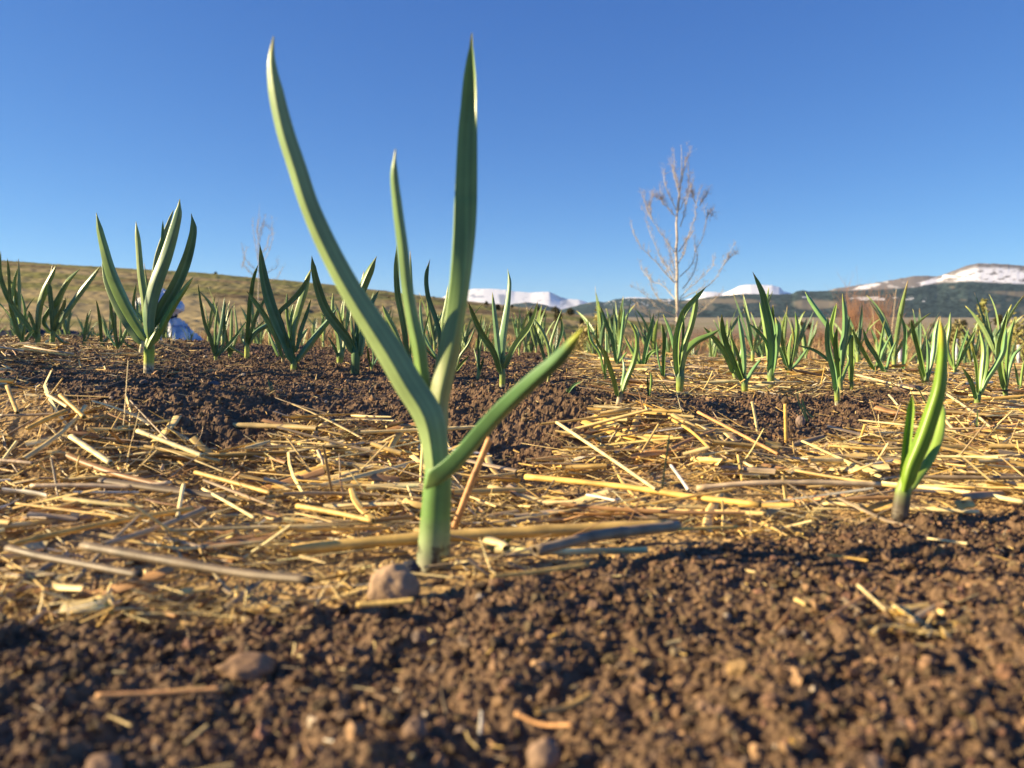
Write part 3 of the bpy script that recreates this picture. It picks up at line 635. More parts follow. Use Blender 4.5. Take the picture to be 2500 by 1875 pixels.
def stem_px(root, bp, tp, w0, w1, D, cols, name='stem', dirt=.0, label=None, Dt=None):
    n = 16 if w0 < 30 else 48; base = np.array(root.location)
    b = at(bp[0], bp[1], D); tpt = at(tp[0], tp[1], Dt or D); t = np.linspace(0, 1, n)
    P = b + (tpt - b) * t[:, None]
    r = (w0 + (w1 - w0) * t) * .5 * D / F
    dn = (b - tpt) / np.linalg.norm(b - tpt)
    P = np.concatenate([[b + dn * .015], P, [tpt - dn * r[-1] * .9, tpt - dn * r[-1] * 1.9, tpt - dn * r[-1] * 2.8]]); r = np.concatenate([[r[0] * 1.1], r, [r[-1] * .82, r[-1] * .5, r[-1] * .1]])
    K = 20 if w0 < 30 else 48; V, Fq = tube(P, r, K, squash=.92)
    tt = np.r_[0, t, 1, 1, 1]; cs = np.array([c[1] for c in cols], float); ks = [c[0] for c in cols]
    c = np.stack([np.interp(tt, ks, cs[:, k]) for k in range(3)], -1)
    c = np.repeat(c, K, 0); ang = np.tile(np.linspace(0, 2 * np.pi, K, endpoint=False), len(P))
    c = c * (1 + .07 * np.cos(ang * 7 + tt.repeat(K) * 1.5))[:, None]
    c = c * (1 - dirt * sstep(.3, .1, tt.repeat(K)))[:, None]
    if dirt:
        dk = sstep(.08, .25, fbm(ang * 2.2 + bp[0], tt.repeat(K) * 16, 3, 7)) * sstep(.62, .1, tt.repeat(K)) * .9
        c = mixc(c, np.tile([.05, .035, .025], (len(c), 1)), dk)
    return tag(mesh_obj(name, V - base, Fq, M_stem, parent=root, col=np.clip(c, .01, 1), smooth=True), label)
WH = (.62, .58, .42); YG = (.42, .50, .09); GR = (.15, .25, .09); BR = (.45, .30, .17)
def plant(name, label, base, stem, leaves, D=None, cat='garlic plant', group='garlic plants standing in the bed', cols=None, dirt=0.15, dk=None):
    """base (px, py); stem (topx, topy, w0, w1)"""
    D = D or hit(*base); root = empty(name, at(base[0], base[1], D), label, cat, group)
    if stem: stem_px(root, base, stem[:2], stem[2], stem[3], D, cols or [(0, WH), (.35, YG), (1, GR)], dirt=dirt)
    for i, lf in enumerate(leaves):
        kw = dict(lf[1]) if len(lf) > 1 else {}
        dd = kw.pop('dD', None)
        if dd is None: dd = (((i * 37) % 11) / 11 - .5) * .05
        kw.setdefault('phi', ((-25, 20), (15, -20), (30, 5), (-10, -35), (20, 40))[i % 5])
        kw.setdefault('keel', 1 if i % 3 else -1); kw.setdefault('seed', i)
        kw.setdefault('colr', (LG, LB, LG * .92, LB * 1.1)[i % 4]); kw.setdefault('basec', (.22, .33, .10)); kw.setdefault('basel', .12)
        leaf_px(root, lf[0], D + kw.pop('d0', (i % 3 - 1) * .002), dD=dd, **kw)
    return root
# the central plant
h = plant('garlic_plant', 'tall garlic plant with four leaves in the centre, its stem standing in straw', (1057, 1381), (1069, 1168, 84, 68), [
    ([(1066, 1300, 44), (1064, 1200, 74), (1060, 1112, 76), (1042, 1021, 88), (991, 935, 86), (941, 849, 82), (912, 804, 76), (845, 696, 64), (776, 560, 58), (752, 502, 54), (723, 412, 53), (694, 321, 50), (674, 231, 44), (663, 140, 32), (668, 88, 6)],
     dict(phi=(-14, -16, -14, -16, -18, -14, 4), keel=1, fold=(46, 42), dD=-.015, colr=np.array([.29, .41, .17]), n=60, J=9, pw=1.18)),
    ([(1048, 1050, 40), (1038, 971, 38), (1027, 888, 41), (1020, 840, 43), (1008, 786, 37), (996, 718, 35), (982, 592, 32), (970, 502, 29), (962, 412, 22), (966, 362, 4)],
     dict(phi=(-12, -6, 5, -8), keel=1, fold=(45, 44), dD=-.02, n=50, J=7, d0=.012, colr=np.array([.21, .34, .13]), basec=(.24, .40, .09), basel=.5)),
    ([(1068, 1120, 44), (1074, 1044, 50), (1073, 976, 58), (1080, 939, 62), (1096, 871, 62), (1114, 773, 54), (1126, 683, 50), (1134, 592, 50), (1137, 502, 49), (1139, 412, 46), (1142, 321, 45), (1147, 231, 41), (1150, 140, 27), (1152, 80, 5)],
     dict(phi=(-5, 5, 18, 25, 10, -8, -22), keel=(1, 1, .9, .5, -.2, -.9, -1.1), fold=(50, 42), dD=.02, n=60, J=9, d0=.004, colr=np.array([.20, .33, .095]), basec=(.36, .40, .17), basel=.45)),
    ([(1040, 1192, 22), (1052, 1184, 38), (1076, 1166, 52), (1103, 1143, 50), (1144, 1098, 47), (1189, 1044, 47), (1244, 985, 47), (1307, 926, 47), (1361, 877, 44), (1400, 832, 30), (1424, 800, 8)],
     dict(phi=(52, 40, 30, 10, -30), keel=1, fold=(34, 34), dD=-.07, d0=-.010, n=50, J=8, colr=np.array([.12, .25, .09]), tipc=np.array([.60, .62, .07]), tipl=.09)),
], cols=[(0, (.46, .46, .33)), (.22, (.32, .40, .20)), (.6, (.16, .30, .075)), (1, (.15, .30, .08))], dirt=.3)
plant('garlic_shoot', 'short thick bright green garlic shoot with a yellow tip, alone in the right straw', (2194, 1272), (2206, 1196, 42, 38), [
    ([(2207, 1200, 36), (2222, 1140, 44), (2245, 1085, 46), (2274, 1003, 44), (2290, 950, 38), (2297, 900, 30), (2300, 840, 24), (2298, 800, 18), (2294, 782, 8)], dict(phi=(-12, -12), keel=1, pw=2.2, J=8, fold=(56, 48), dD=.0, colr=np.array([.23, .39, .035]), tipc=np.array([.66, .56, .05]), tipl=.13, d0=-.004, n=40, basec=(.24, .42, .04))),
    ([(2218, 1200, 22), (2232, 1172, 26), (2262, 1128, 27), (2287, 1075, 26), (2298, 1010, 20), (2299, 975, 6)], dict(phi=(-32, -30), keel=1, fold=(40, 30), pw=1.8, dD=.02, d0=.006, colr=np.array([.30, .46, .08]))),
    ([(2203, 1200, 18), (2207, 1150, 24), (2215, 1075, 26), (2223, 1003, 22), (2227, 963, 8)], dict(phi=(5, 0), keel=-1, fold=(60, 52), dD=.0, d0=.010, colr=np.array([.24, .40, .06]), tipc=np.array([.5, .5, .1]))),
], cols=[(0, (.24, .20, .13)), (.5, (.12, .10, .07)), (.8, (.16, .17, .08)), (1, (.24, .34, .08))], dirt=.7, cat='garlic shoot')
plant('garlic_plant', 'large leafy garlic plant with a bright yellow stem, standing on the left soil bank', (363, 914), (365, 846, 24, 25), [
    ([(344, 840, 14), (294, 759, 20), (264, 687, 17), (250, 625, 5)], dict(dD=.05, d0=.03, keel=1, phi=(35, 35), colr=LG * .75)),
    ([(362, 838, 20), (326, 778, 30), (300, 728, 34), (277, 677, 32), (255, 605, 24), (243, 560, 18), (235, 519, 5)], dict(phi=(14, 16, 10, -14), keel=1, fold=(52, 50), n=36, colr=np.array([.20, .32, .10]))),
    ([(357, 800, 16), (353, 740, 20), (344, 673, 19), (337, 583, 15), (332, 540, 4)], dict(phi=(-15, 10), keel=1, fold=(46, 42), d0=.01, colr=np.array([.28, .38, .14]))),
    ([(380, 700, 8), (392, 640, 11), (398, 590, 11), (398, 538, 3)], dict(d0=.02)),
    ([(372, 700, 10), (386, 622, 12), (403, 576, 14), (424, 512, 4)], dict(d0=.035, dD=.01, colr=np.array([.27, .33, .15]))),
    ([(364, 830, 24), (363, 770, 34), (379, 696, 38), (405, 628, 34), (425, 565, 28), (437, 516, 20), (439, 486, 4)], dict(phi=(-12, -5, 15), keel=1, fold=(48, 42), dD=-.01, d0=-.006, n=36)),
    ([(376, 800, 20), (397, 752, 32), (425, 706, 33), (450, 650, 30), (466, 595, 24), (472, 556, 18), (467, 521, 4)], dict(phi=(-10, 0, 10), keel=-1, fold=(50, 44), dD=.03, d0=.008, n=36, colr=LG * .9)),
    ([(372, 842, 14), (396, 797, 19), (425, 745, 19), (452, 705, 14), (473, 675, 4)], dict(phi=(-10, 15), keel=1, dD=.0, d0=-.002, colr=np.array([.20, .34, .07]), tipc=np.array([.5, .55, .12]), tipl=.2)),
    ([(360, 852, 14), (371, 830, 18), (389, 797, 5)], dict(phi=(-10, -10), keel=1, fold=(50, 45), d0=-.012, dD=-.005, colr=np.array([.26, .38, .10]))),
], cols=[(0, (.50, .42, .26)), (.25, WH), (.45, (.50, .56, .10)), (.8, (.36, .48, .06)), (1, (.24, .34, .08))])
plant('garlic_plant', 'pale-stemmed garlic half hidden behind the large left garlic plant', (345, 866), (349, 838, 13, 12), [
    ([(348, 842, 10), (332, 800, 11), (326, 740, 9), (333, 690, 3)], {}), ([(350, 842, 9), (330, 815, 9), (312, 790, 3)], {})], cols=[(0, (.7, .6, .42)), (1, (.6, .6, .3))])
TRACED = [
 ('dark garlic plant with one long leaf curving to the left photo edge', (91, 846), (93, 826, 12, 12), [
    [(92, 830, 11), (68, 793, 15), (41, 759, 16), (14, 714, 14), (0, 668, 11), (2, 612, 3)], [(93, 826, 12), (97, 752, 17), (109, 707, 16), (126, 672, 13), (138, 646, 3)],
    [(92, 830, 8), (100, 752, 10), (118, 700, 10), (130, 644, 3)], [(88, 812, 9), (75, 770, 9), (70, 758, 2)]]),
 ('garlic plant with two long leaves spreading up to the right, second from the left edge', (127, 845), (130, 812, 12, 12), [
    [(130, 815, 10), (127, 763, 13), (121, 707, 13), (119, 687, 8)], [(133, 812, 12), (163, 763, 16), (203, 705, 16), (226, 675, 12), (247, 648, 3)],
    [(131, 808, 10), (147, 729, 14), (167, 687, 13), (195, 656, 3)], [(132, 812, 9), (140, 777, 12), (158, 745, 10), (160, 726, 3)], [(128, 815, 8), (110, 790, 12), (140, 735, 12), (165, 690, 8), (172, 680, 3)],
    [(135, 818, 7), (155, 835, 8), (172, 838, 3)]]),
 ('narrow garlic plant nearest the left edge of the photo', (54, 844), (54, 832, 8, 8), [
    [(54, 834, 8), (41, 797, 12), (27, 752, 10), (23, 696, 8), (21, 662, 8), (18, 630, 3)], [(56, 834, 6), (60, 752, 8), (51, 714, 3)], [(52, 830, 6), (38, 770, 8), (34, 722, 3)], [(58, 838, 5), (76, 815, 9), (84, 806, 3)]]),
 ('small thin garlic right of the two spreading plants on the left', (205, 847), (205, 838, 7, 6), [
    [(205, 840, 6), (209, 804, 9), (214, 763, 3)], [(206, 836, 5), (212, 790, 6), (223, 754, 2)], [(207, 840, 4), (220, 815, 5), (226, 806, 2)]]),
 ('garlic with one upright pointed leaf left of the large left plant', (249, 849), (249, 838, 8, 8), [[(249, 840, 8), (247, 810, 9), (243, 775, 9), (235, 732, 3)], [(251, 842, 6), (270, 815, 8), (285, 785, 3)]]),
 ('slender garlic with five thin leaves just left of the large left plant', (290, 856), (290, 846, 8, 8), [
    [(288, 850, 7), (280, 804, 9), (271, 752, 9), (269, 711, 3)], [(292, 848, 5), (294, 810, 6), (294, 768, 2)], [(294, 848, 8), (306, 815, 10), (314, 791, 3)], [(288, 848, 6), (282, 790, 8), (285, 741, 3)], [(285, 848, 5), (268, 820, 6), (262, 800, 2)]]),
 ('garlic with one long thin leaf right of the large left plant', (335+5, 862), None, [[(338, 858, 6), (300, 830, 4), (296, 800, 2)]]),
 ('garlic with a tall left leaf and fanned thin leaves, right of the white bundle', (527, 880), (527, 866, 8, 8), [
    [(526, 870, 9), (516, 830, 11), (502, 795, 10), (492, 750, 8), (483, 692, 3)], [(527, 866, 7), (526, 800, 8), (532, 745, 3)], [(528, 866, 8), (540, 800, 9), (549, 725, 3)], [(530, 870, 8), (565, 835, 9), (604, 782, 3)], [(528, 868, 6), (545, 840, 6), (552, 800, 3)]]),
 ('garlic with many narrow upright leaves left of the yellow-stemmed plant', (562, 876), (562, 864, 8, 8), [
    [(561, 866, 8), (552, 820, 9), (546, 780, 8), (552, 733, 3)], [(563, 866, 8), (565, 800, 9), (566, 750, 3)], [(565, 866, 8), (578, 820, 8), (572, 745, 3)], [(560, 866, 6), (548, 800, 8), (540, 765, 3)]]),
 ('yellow-stemmed garlic with one tall pale leaf, left of the blue-green fan-shaped plant', (603, 876), (603, 845, 12, 12), [
    [(604, 848, 11), (607, 786, 12), (613, 718, 13), (622, 668, 9), (631, 645, 3)], [(607, 842, 12), (622, 815, 14), (650, 795, 14), (664, 788, 10)], [(599, 845, 5), (592, 820, 3)], [(606, 840, 7), (620, 790, 10), (640, 745, 8), (662, 700, 3)], [(600, 870, 4), (560, 840, 8), (548, 812, 3)]]),
 ('brown-stemmed garlic with one thick leaf bending left, in front of the small far tree', (691, 891), (691, 872, 9, 8), [
    [(691, 876, 9), (673, 820, 15), (650, 777, 16), (621, 736, 13), (601, 709, 3)], [(693, 874, 6), (702, 862, 6), (716, 852, 2)], [(680, 870, 6), (668, 840, 10), (655, 810, 3)]]),
 ('fan shaped garlic with a broad tall left leaf, on the left crest', (716, 905), (718, 888, 14, 15), [
    [(717, 890, 18), (703, 845, 28), (677, 786, 31), (655, 723, 30), (641, 660, 22), (634, 594, 4)], [(721, 888, 14), (748, 851, 19), (777, 813, 18), (804, 779, 14), (823, 752, 3)],
    [(717, 870, 14), (718, 809, 18), (729, 763, 20), (745, 707, 20), (754, 673, 12), (760, 655, 3)], [(705, 850, 9), (690, 790, 10), (682, 768, 12), (707, 741, 14), (732, 716, 15), (748, 691, 12), (758, 664, 3)],
    [(712, 840, 6), (702, 770, 8), (701, 714, 3)], [(722, 850, 8), (741, 815, 10), (753, 801, 3)], [(722, 860, 9), (737, 800, 12), (748, 770, 11), (760, 729, 3)], [(715, 850, 8), (708, 810, 9), (712, 775, 8), (716, 740, 3)]]),
 ('garlic with a wide dark stem and arching leaf, left of the central plant', (867, 914), (869, 862, 21, 22), [
    [(868, 866, 22), (849, 826, 26), (825, 796, 27), (797, 757, 26), (775, 700, 23), (764, 650, 15), (761, 624, 4)], [(875, 860, 16), (880, 800, 18), (872, 740, 20), (886, 700, 26), (903, 660, 22), (920, 625, 3)],
    [(873, 860, 12), (874, 763, 14), (884, 700, 13), (889, 659, 3)], [(878, 870, 9), (892, 770, 11), (913, 732, 11), (926, 708, 3)], [(870, 850, 9), (862, 810, 9), (858, 775, 3)], [(880, 870, 10), (886, 830, 10), (882, 790, 3)]]),
 ('short wide garlic behind the yellow dry stalk, left of the wide-stemmed one', (829, 889), (831, 870, 14, 18), [
    [(829, 875, 8), (815, 845, 8), (800, 820, 3)], [(833, 872, 16), (828, 830, 16), (812, 760, 12), (813, 712, 3)], [(835, 872, 10), (840, 850, 10), (838, 820, 3)]]),
 ('tiny bright garlic just left of the lower part of the tall central leaf', (908, 904), (907, 894, 6, 7), [[(906, 896, 5), (899, 865, 6), (897, 842, 2)], [(909, 896, 5), (912, 870, 6), (908, 850, 2)], [(908, 896, 5), (920, 878, 5), (924, 866, 2)]]),
 ('dark upright garlic hidden behind the narrow middle leaf of the central plant', (1000, 897), (1000, 880, 12, 14), [
    [(998, 884, 13), (985, 786, 18), (971, 718, 18), (967, 650, 15), (969, 598, 3)], [(994, 880, 8), (962, 804, 15), (944, 770, 14), (933, 743, 4)], [(1003, 870, 7), (1005, 760, 8), (1003, 660, 8), (1001, 610, 3)]]),
 ('garlic with a tall curved pale leaf seen between two leaves of the central plant', (1075, 905), (1075, 890, 11, 12), [
    [(1075, 895, 10), (1074, 815, 14), (1061, 769, 14), (1045, 724, 14), (1041, 668, 12), (1050, 633, 3)], [(1070, 880, 7), (1034, 815, 9), (1027, 769, 8), (1026, 729, 3)], [(1078, 880, 8), (1082, 780, 10), (1090, 736, 9), (1094, 695, 3)], [(1068, 880, 6), (1040, 850, 7), (1048, 758, 3)]]),
 ('garlic with a thin leaf and a yellow-tipped leaf just right of the central plant', (1112, 912), (1114, 902, 9, 9), [[(1114, 905, 9), (1126, 889, 10), (1146, 867, 3)], [(1116, 895, 6), (1122, 872, 8), (1142, 842, 8), (1160, 800, 3)]]),
 ('small pale-stemmed garlic between the central plant and the next large one', (1165, 926), (1170, 905, 8, 10), [[(1172, 905, 6), (1178, 885, 7), (1180, 872, 3)], [(1169, 905, 6), (1172, 850, 7), (1190, 785, 2)], [(1168, 905, 5), (1163, 870, 6), (1156, 848, 2)], [(1171, 905, 5), (1168, 830, 6), (1177, 766, 2)]]),
 ('blue-green garlic with a tall hooked tip, right of the central plant below the snowy mountain', (1226, 947), (1227, 911, 14, 15), [
    [(1225, 915, 14), (1203, 855, 18), (1176, 815, 18), (1157, 775, 14), (1143, 738, 6)], [(1224, 905, 14), (1217, 860, 16), (1211, 803, 16), (1206, 758, 12), (1202, 713, 3)],
    [(1228, 905, 18), (1228, 837, 24), (1235, 781, 20), (1242, 724, 14), (1244, 686, 11), (1239, 655, 2)], [(1232, 900, 14), (1260, 840, 16), (1289, 803, 16), (1305, 769, 10), (1313, 736, 3)], [(1226, 920, 10), (1231, 882, 12), (1244, 867, 10), (1259, 849, 3)]]),
 ('thin garlic with crossing leaves behind the tip of the low central leaf', (1339, 929), (1341, 910, 8, 9), [
    [(1338, 912, 7), (1325, 860, 9), (1312, 821, 9), (1300, 785, 3)], [(1342, 905, 7), (1339, 849, 10), (1323, 808, 10), (1303, 778, 4)], [(1343, 905, 6), (1346, 837, 9), (1357, 799, 8), (1372, 754, 2)], [(1344, 905, 7), (1362, 845, 8), (1373, 803, 8), (1370, 772, 3)]]),
 ('tiny arching bright green sprout on the dark soil right of the central plant', (1386, 960), None, [[(1385, 960, 8), (1400, 941, 9), (1418, 931, 3)], [(1384, 960, 4), (1383, 948, 2)]]),
 ('small two-leaved garlic with a brown papery stem right of the low central leaf', (1508, 994), (1514, 965, 13, 13), [
    [(1509, 968, 12), (1499, 929, 14), (1484, 884, 14), (1476, 860, 10), (1470, 847, 4)], [(1516, 965, 13), (1529, 929, 16), (1547, 884, 16), (1555, 843, 12), (1549, 806, 9), (1538, 791, 3)], [(1518, 945, 8), (1524, 900, 9), (1520, 873, 3)]]),
 ('stubby dark garlic sprout in golden straw left of the leaning-leaf plant', (1585, 966), None, [[(1584, 966, 5), (1581, 934, 6), (1581, 916, 2)], [(1586, 966, 6), (1590, 929, 8), (1589, 909, 3)]]),
 ('single narrow upright garlic blade left of the bare tree plant', (1620, 930), None, [[(1620, 930, 8), (1620, 877, 11), (1621, 821, 11), (1616, 789, 3)], [(1619, 928, 5), (1606, 870, 6), (1602, 830, 2)]]),
 ('garlic with a leaf bent over to the right, standing in front of the bare tree', (1658, 968), (1661, 920, 14, 22), [
    [(1656, 925, 13), (1651, 861, 18), (1655, 807, 18), (1671, 760, 18), (1701, 724, 14), (1725, 699, 3)], [(1661, 920, 18), (1671, 843, 20), (1689, 787, 17), (1698, 742, 14), (1701, 710, 3)],
    [(1664, 918, 20), (1675, 860, 22), (1701, 834, 20), (1734, 818, 14), (1759, 803, 3)], [(1664, 860, 6), (1669, 800, 7), (1669, 764, 2)], [(1655, 890, 7), (1646, 848, 9), (1635, 803, 8), (1619, 767, 3)]]),
 ('garlic with two straight diverging leaves behind the small two-leaved one', (1507, 901), (1508, 886, 8, 9), [[(1506, 888, 9), (1495, 828, 12), (1479, 787, 11), (1466, 748, 4)], [(1509, 886, 8), (1518, 816, 10), (1522, 776, 9), (1524, 751, 3)], [(1511, 890, 6), (1524, 868, 7), (1532, 858, 2)]]),
 ('thin dark garlic left of the small two-leaved one', (1478, 933), (1478, 915, 6, 7), [[(1477, 918, 6), (1475, 866, 8), (1458, 835, 8), (1456, 789, 3)], [(1476, 915, 6), (1462, 860, 8), (1443, 832, 8), (1434, 776, 3)], [(1479, 915, 5), (1480, 860, 6), (1478, 800, 2)]]),
 ('broad pale garlic between the stubby sprout and the bare tree', (1567, 908), (1567, 896, 10, 12), [[(1569, 898, 10), (1579, 843, 13), (1588, 803, 12), (1596, 765, 3)], [(1564, 898, 9), (1545, 861, 11), (1522, 818, 3)], [(1565, 895, 9), (1557, 850, 11), (1553, 800, 8), (1546, 790, 3)], [(1570, 900, 7), (1590, 862, 10), (1614, 852, 4)]]),
 ('garlic with a short yellow-tipped right leaf, left of the tallest right-hand plant', (1818, 964), (1818, 934, 14, 16), [
    [(1815, 936, 13), (1793, 884, 16), (1773, 839, 16), (1763, 798, 14), (1762, 766, 4)], [(1817, 932, 13), (1816, 866, 15), (1809, 809, 13), (1802, 769, 3)], [(1821, 938, 10), (1836, 907, 11), (1858, 876, 6)], [(1814, 925, 8), (1800, 860, 9), (1782, 815, 3)]]),
 ('garlic with a broad leaf leaning far left, behind the yellow-tipped one', (1795, 933), (1794, 908, 11, 14), [
    [(1793, 912, 14), (1773, 866, 18), (1748, 832, 16), (1717, 798, 4)], [(1796, 908, 8), (1790, 850, 9), (1782, 800, 3)], [(1798, 905, 8), (1812, 850, 9), (1806, 800, 3)]]),
 ('tallest garlic on the right with one very long twisted blade', (1881, 951), (1882, 915, 15, 18), [
    [(1883, 920, 20), (1887, 843, 28), (1880, 795, 28), (1870, 755, 24), (1860, 715, 17), (1847, 685, 10), (1837, 663, 3)], [(1887, 910, 14), (1896, 843, 18), (1899, 798, 16), (1893, 775, 6)],
    [(1880, 890, 10), (1872, 830, 12), (1863, 776, 10), (1854, 737, 4)], [(1888, 860, 8), (1888, 790, 10), (1887, 744, 4)], [(1872, 800, 6), (1873, 740, 8), (1877, 701, 2)], [(1885, 930, 8), (1890, 909, 4)], [(1878, 860, 8), (1868, 830, 9), (1850, 808, 9), (1828, 789, 3)]]),
 ('broad-leaved garlic cluster between the tallest right plant and the tight clump', (1927, 921), (1926, 905, 10, 12), [
    [(1924, 908, 10), (1913, 850, 12), (1904, 810, 10), (1898, 790, 3)], [(1929, 905, 9), (1940, 850, 12), (1946, 800, 12), (1941, 760, 3)], [(1929, 908, 8), (1956, 873, 9), (1974, 846, 3)], [(1922, 905, 9), (1908, 860, 9), (1900, 840, 3)], [(1926, 900, 8), (1928, 850, 9), (1934, 812, 3)]]),
 ('front plant of the tight clump, its long blade curving up with a yellow tip', (2044, 985), (2043, 955, 12, 13), [[(2043, 960, 13), (2034, 900, 17), (2022, 855, 16), (2019, 812, 14), (2021, 772, 4)]]),
 ('rear plant of the tight clump with several tall leaves, right of centre', (2053, 960), (2050, 926, 9, 14), [
    [(2049, 928, 13), (2045, 880, 16), (2039, 832, 14), (2044, 796, 3)], [(2052, 920, 13), (2055, 860, 16), (2062, 800, 15), (2061, 755, 13), (2056, 716, 3)], [(2046, 900, 10), (2040, 839, 14), (2025, 800, 15), (2000, 765, 15), (1976, 730, 12), (1965, 712, 3)],
    [(2038, 850, 10), (2030, 800, 13), (2036, 771, 11), (2043, 739, 4)], [(2056, 900, 10), (2067, 830, 11), (2075, 773, 3)], [(2054, 930, 9), (2064, 903, 9), (2072, 880, 8), (2068, 862, 3)], [(2046, 905, 8), (2018, 876, 9), (1990, 856, 9), (1947, 843, 3)]]),
 ('dark narrow garlic touching the right side of the tight clump', (2079, 953), (2079, 936, 8, 10), [[(2079, 938, 10), (2081, 880, 12), (2076, 820, 9), (2068, 846, 3)], [(2077, 935, 8), (2072, 870, 9), (2074, 790, 3)]]),
 ('garlic leaning left with two parallel leaves, left of the white stake', (2163, 922), (2161, 908, 8, 10), [[(2161, 910, 11), (2140, 871, 13), (2117, 836, 13), (2106, 801, 3)], [(2164, 910, 8), (2172, 870, 9), (2188, 830, 3)]]),
 ('garlic with a long left-leaning leaf, behind the one left of the white stake', (2139, 914), (2137, 902, 8, 9), [[(2136, 904, 9), (2110, 862, 12), (2092, 830, 11), (2078, 800, 3)], [(2140, 902, 8), (2148, 850, 9), (2160, 780, 3)], [(2141, 902, 8), (2155, 860, 9), (2176, 815, 3)]]),
 ('single wavy garlic blade standing just right of the white stake', (2204, 912), None, [[(2204, 912, 8), (2208, 860, 11), (2208, 800, 10), (2195, 763, 3)]]),
 ('garlic with several spread leaves just left of the bright green shoot tip', (2260, 942), (2261, 926, 11, 14), [
    [(2259, 928, 12), (2244, 861, 14), (2230, 812, 12), (2223, 780, 4)], [(2264, 924, 9), (2266, 870, 10), (2262, 822, 3)], [(2266, 926, 12), (2280, 855, 14), (2284, 809, 13), (2293, 772, 4)], [(2256, 938, 6), (2249, 913, 7), (2241, 890, 3)]]),
 ('yellow-stemmed garlic with long right-leaning leaves, between the green shoot and the right edge', (2333, 916), (2331, 900, 8, 9), [
    [(2331, 903, 8), (2353, 863, 10), (2368, 830, 10), (2381, 804, 3)], [(2329, 900, 8), (2328, 850, 9), (2339, 794, 3)], [(2327, 898, 8), (2312, 845, 12), (2318, 800, 12), (2320, 762, 3)], [(2333, 900, 6), (2345, 860, 8), (2366, 800, 3)]]),
 ('bright yellow-stemmed garlic with a wide V of leaves near the right edge', (2384, 1001), (2387, 972, 13, 15), [
    [(2385, 975, 11), (2368, 928, 13), (2348, 896, 3)], [(2391, 970, 13), (2407, 930, 17), (2434, 888, 16), (2449, 857, 14), (2454, 821, 9), (2458, 797, 3)], [(2391, 965, 11), (2399, 894, 14), (2401, 848, 12), (2391, 806, 4)], [(2388, 960, 8), (2382, 881, 9), (2373, 847, 3)], [(2395, 955, 8), (2410, 900, 9), (2412, 840, 3)]]),
 ('dark-leaved garlic with a tall pointed blade at the far right', (2456, 974), (2454, 955, 10, 12), [
    [(2453, 956, 12), (2443, 894, 16), (2440, 848, 16), (2449, 803, 12), (2461, 755, 3)], [(2457, 950, 9), (2458, 880, 10), (2465, 821, 11), (2478, 773, 3)], [(2458, 950, 8), (2465, 900, 10), (2480, 862, 9), (2500, 845, 4)]]),
 ('small garlic cut by the right edge of the photo', (2490, 956), (2490, 946, 6, 7), [[(2489, 950, 6), (2482, 915, 7), (2475, 884, 2)], [(2491, 950, 7), (2496, 905, 8), (2500, 880, 4)]]),
]
SPC = {0: [(0, YG), (1, GR)], 9: [(0, (.60, .62, .14)), (.7, (.5, .6, .12)), (1, (.25, .36, .1))], 10: [(0, BR), (1, (.35, .3, .12))], 12: [(0, (.10, .16, .06)), (1, (.10, .2, .07))], 22: [(0, (.55, .4, .24)), (.6, (.6, .5, .33)), (1, (.2, .2, .1))]}
LAND = []
for i, (lb, b, stm, lv) in enumerate(TRACED):
    D = hit(*b)
    if D is None or D > 2.6:
        vv = b[1]; Dm = None
        D = None
        while D is None or D > 2.6:
            vv += 2; D = hit(b[0], vv)
        D = D + .10
    root = plant('garlic_plant' if len(lv) > 2 or stm else 'garlic_shoot', lb, b, stm, [(q, dict(tipl=.02 + .035 * ((i + j) % 3), tipc=(TIP, np.array([.45, .30, .14]), TIP * .8)[(i + 2 * j) % 3], colr=(LG, LB, LG * .85, LB * 1.15, np.array([.17, .28, .09]))[(i + j * 2) % 5] * (1.0 if b[0] < 1400 else np.array([1.15, 1.2, .95])))) for j, q in enumerate(lv)], D=D,
                 cols=SPC.get(i, [(0, WH), (.3, YG), (1, GR)] if i % 2 else [(0, (.5, .5, .2)), (1, (.22, .36, .09))]))
    LAND.append((b[0], lb))

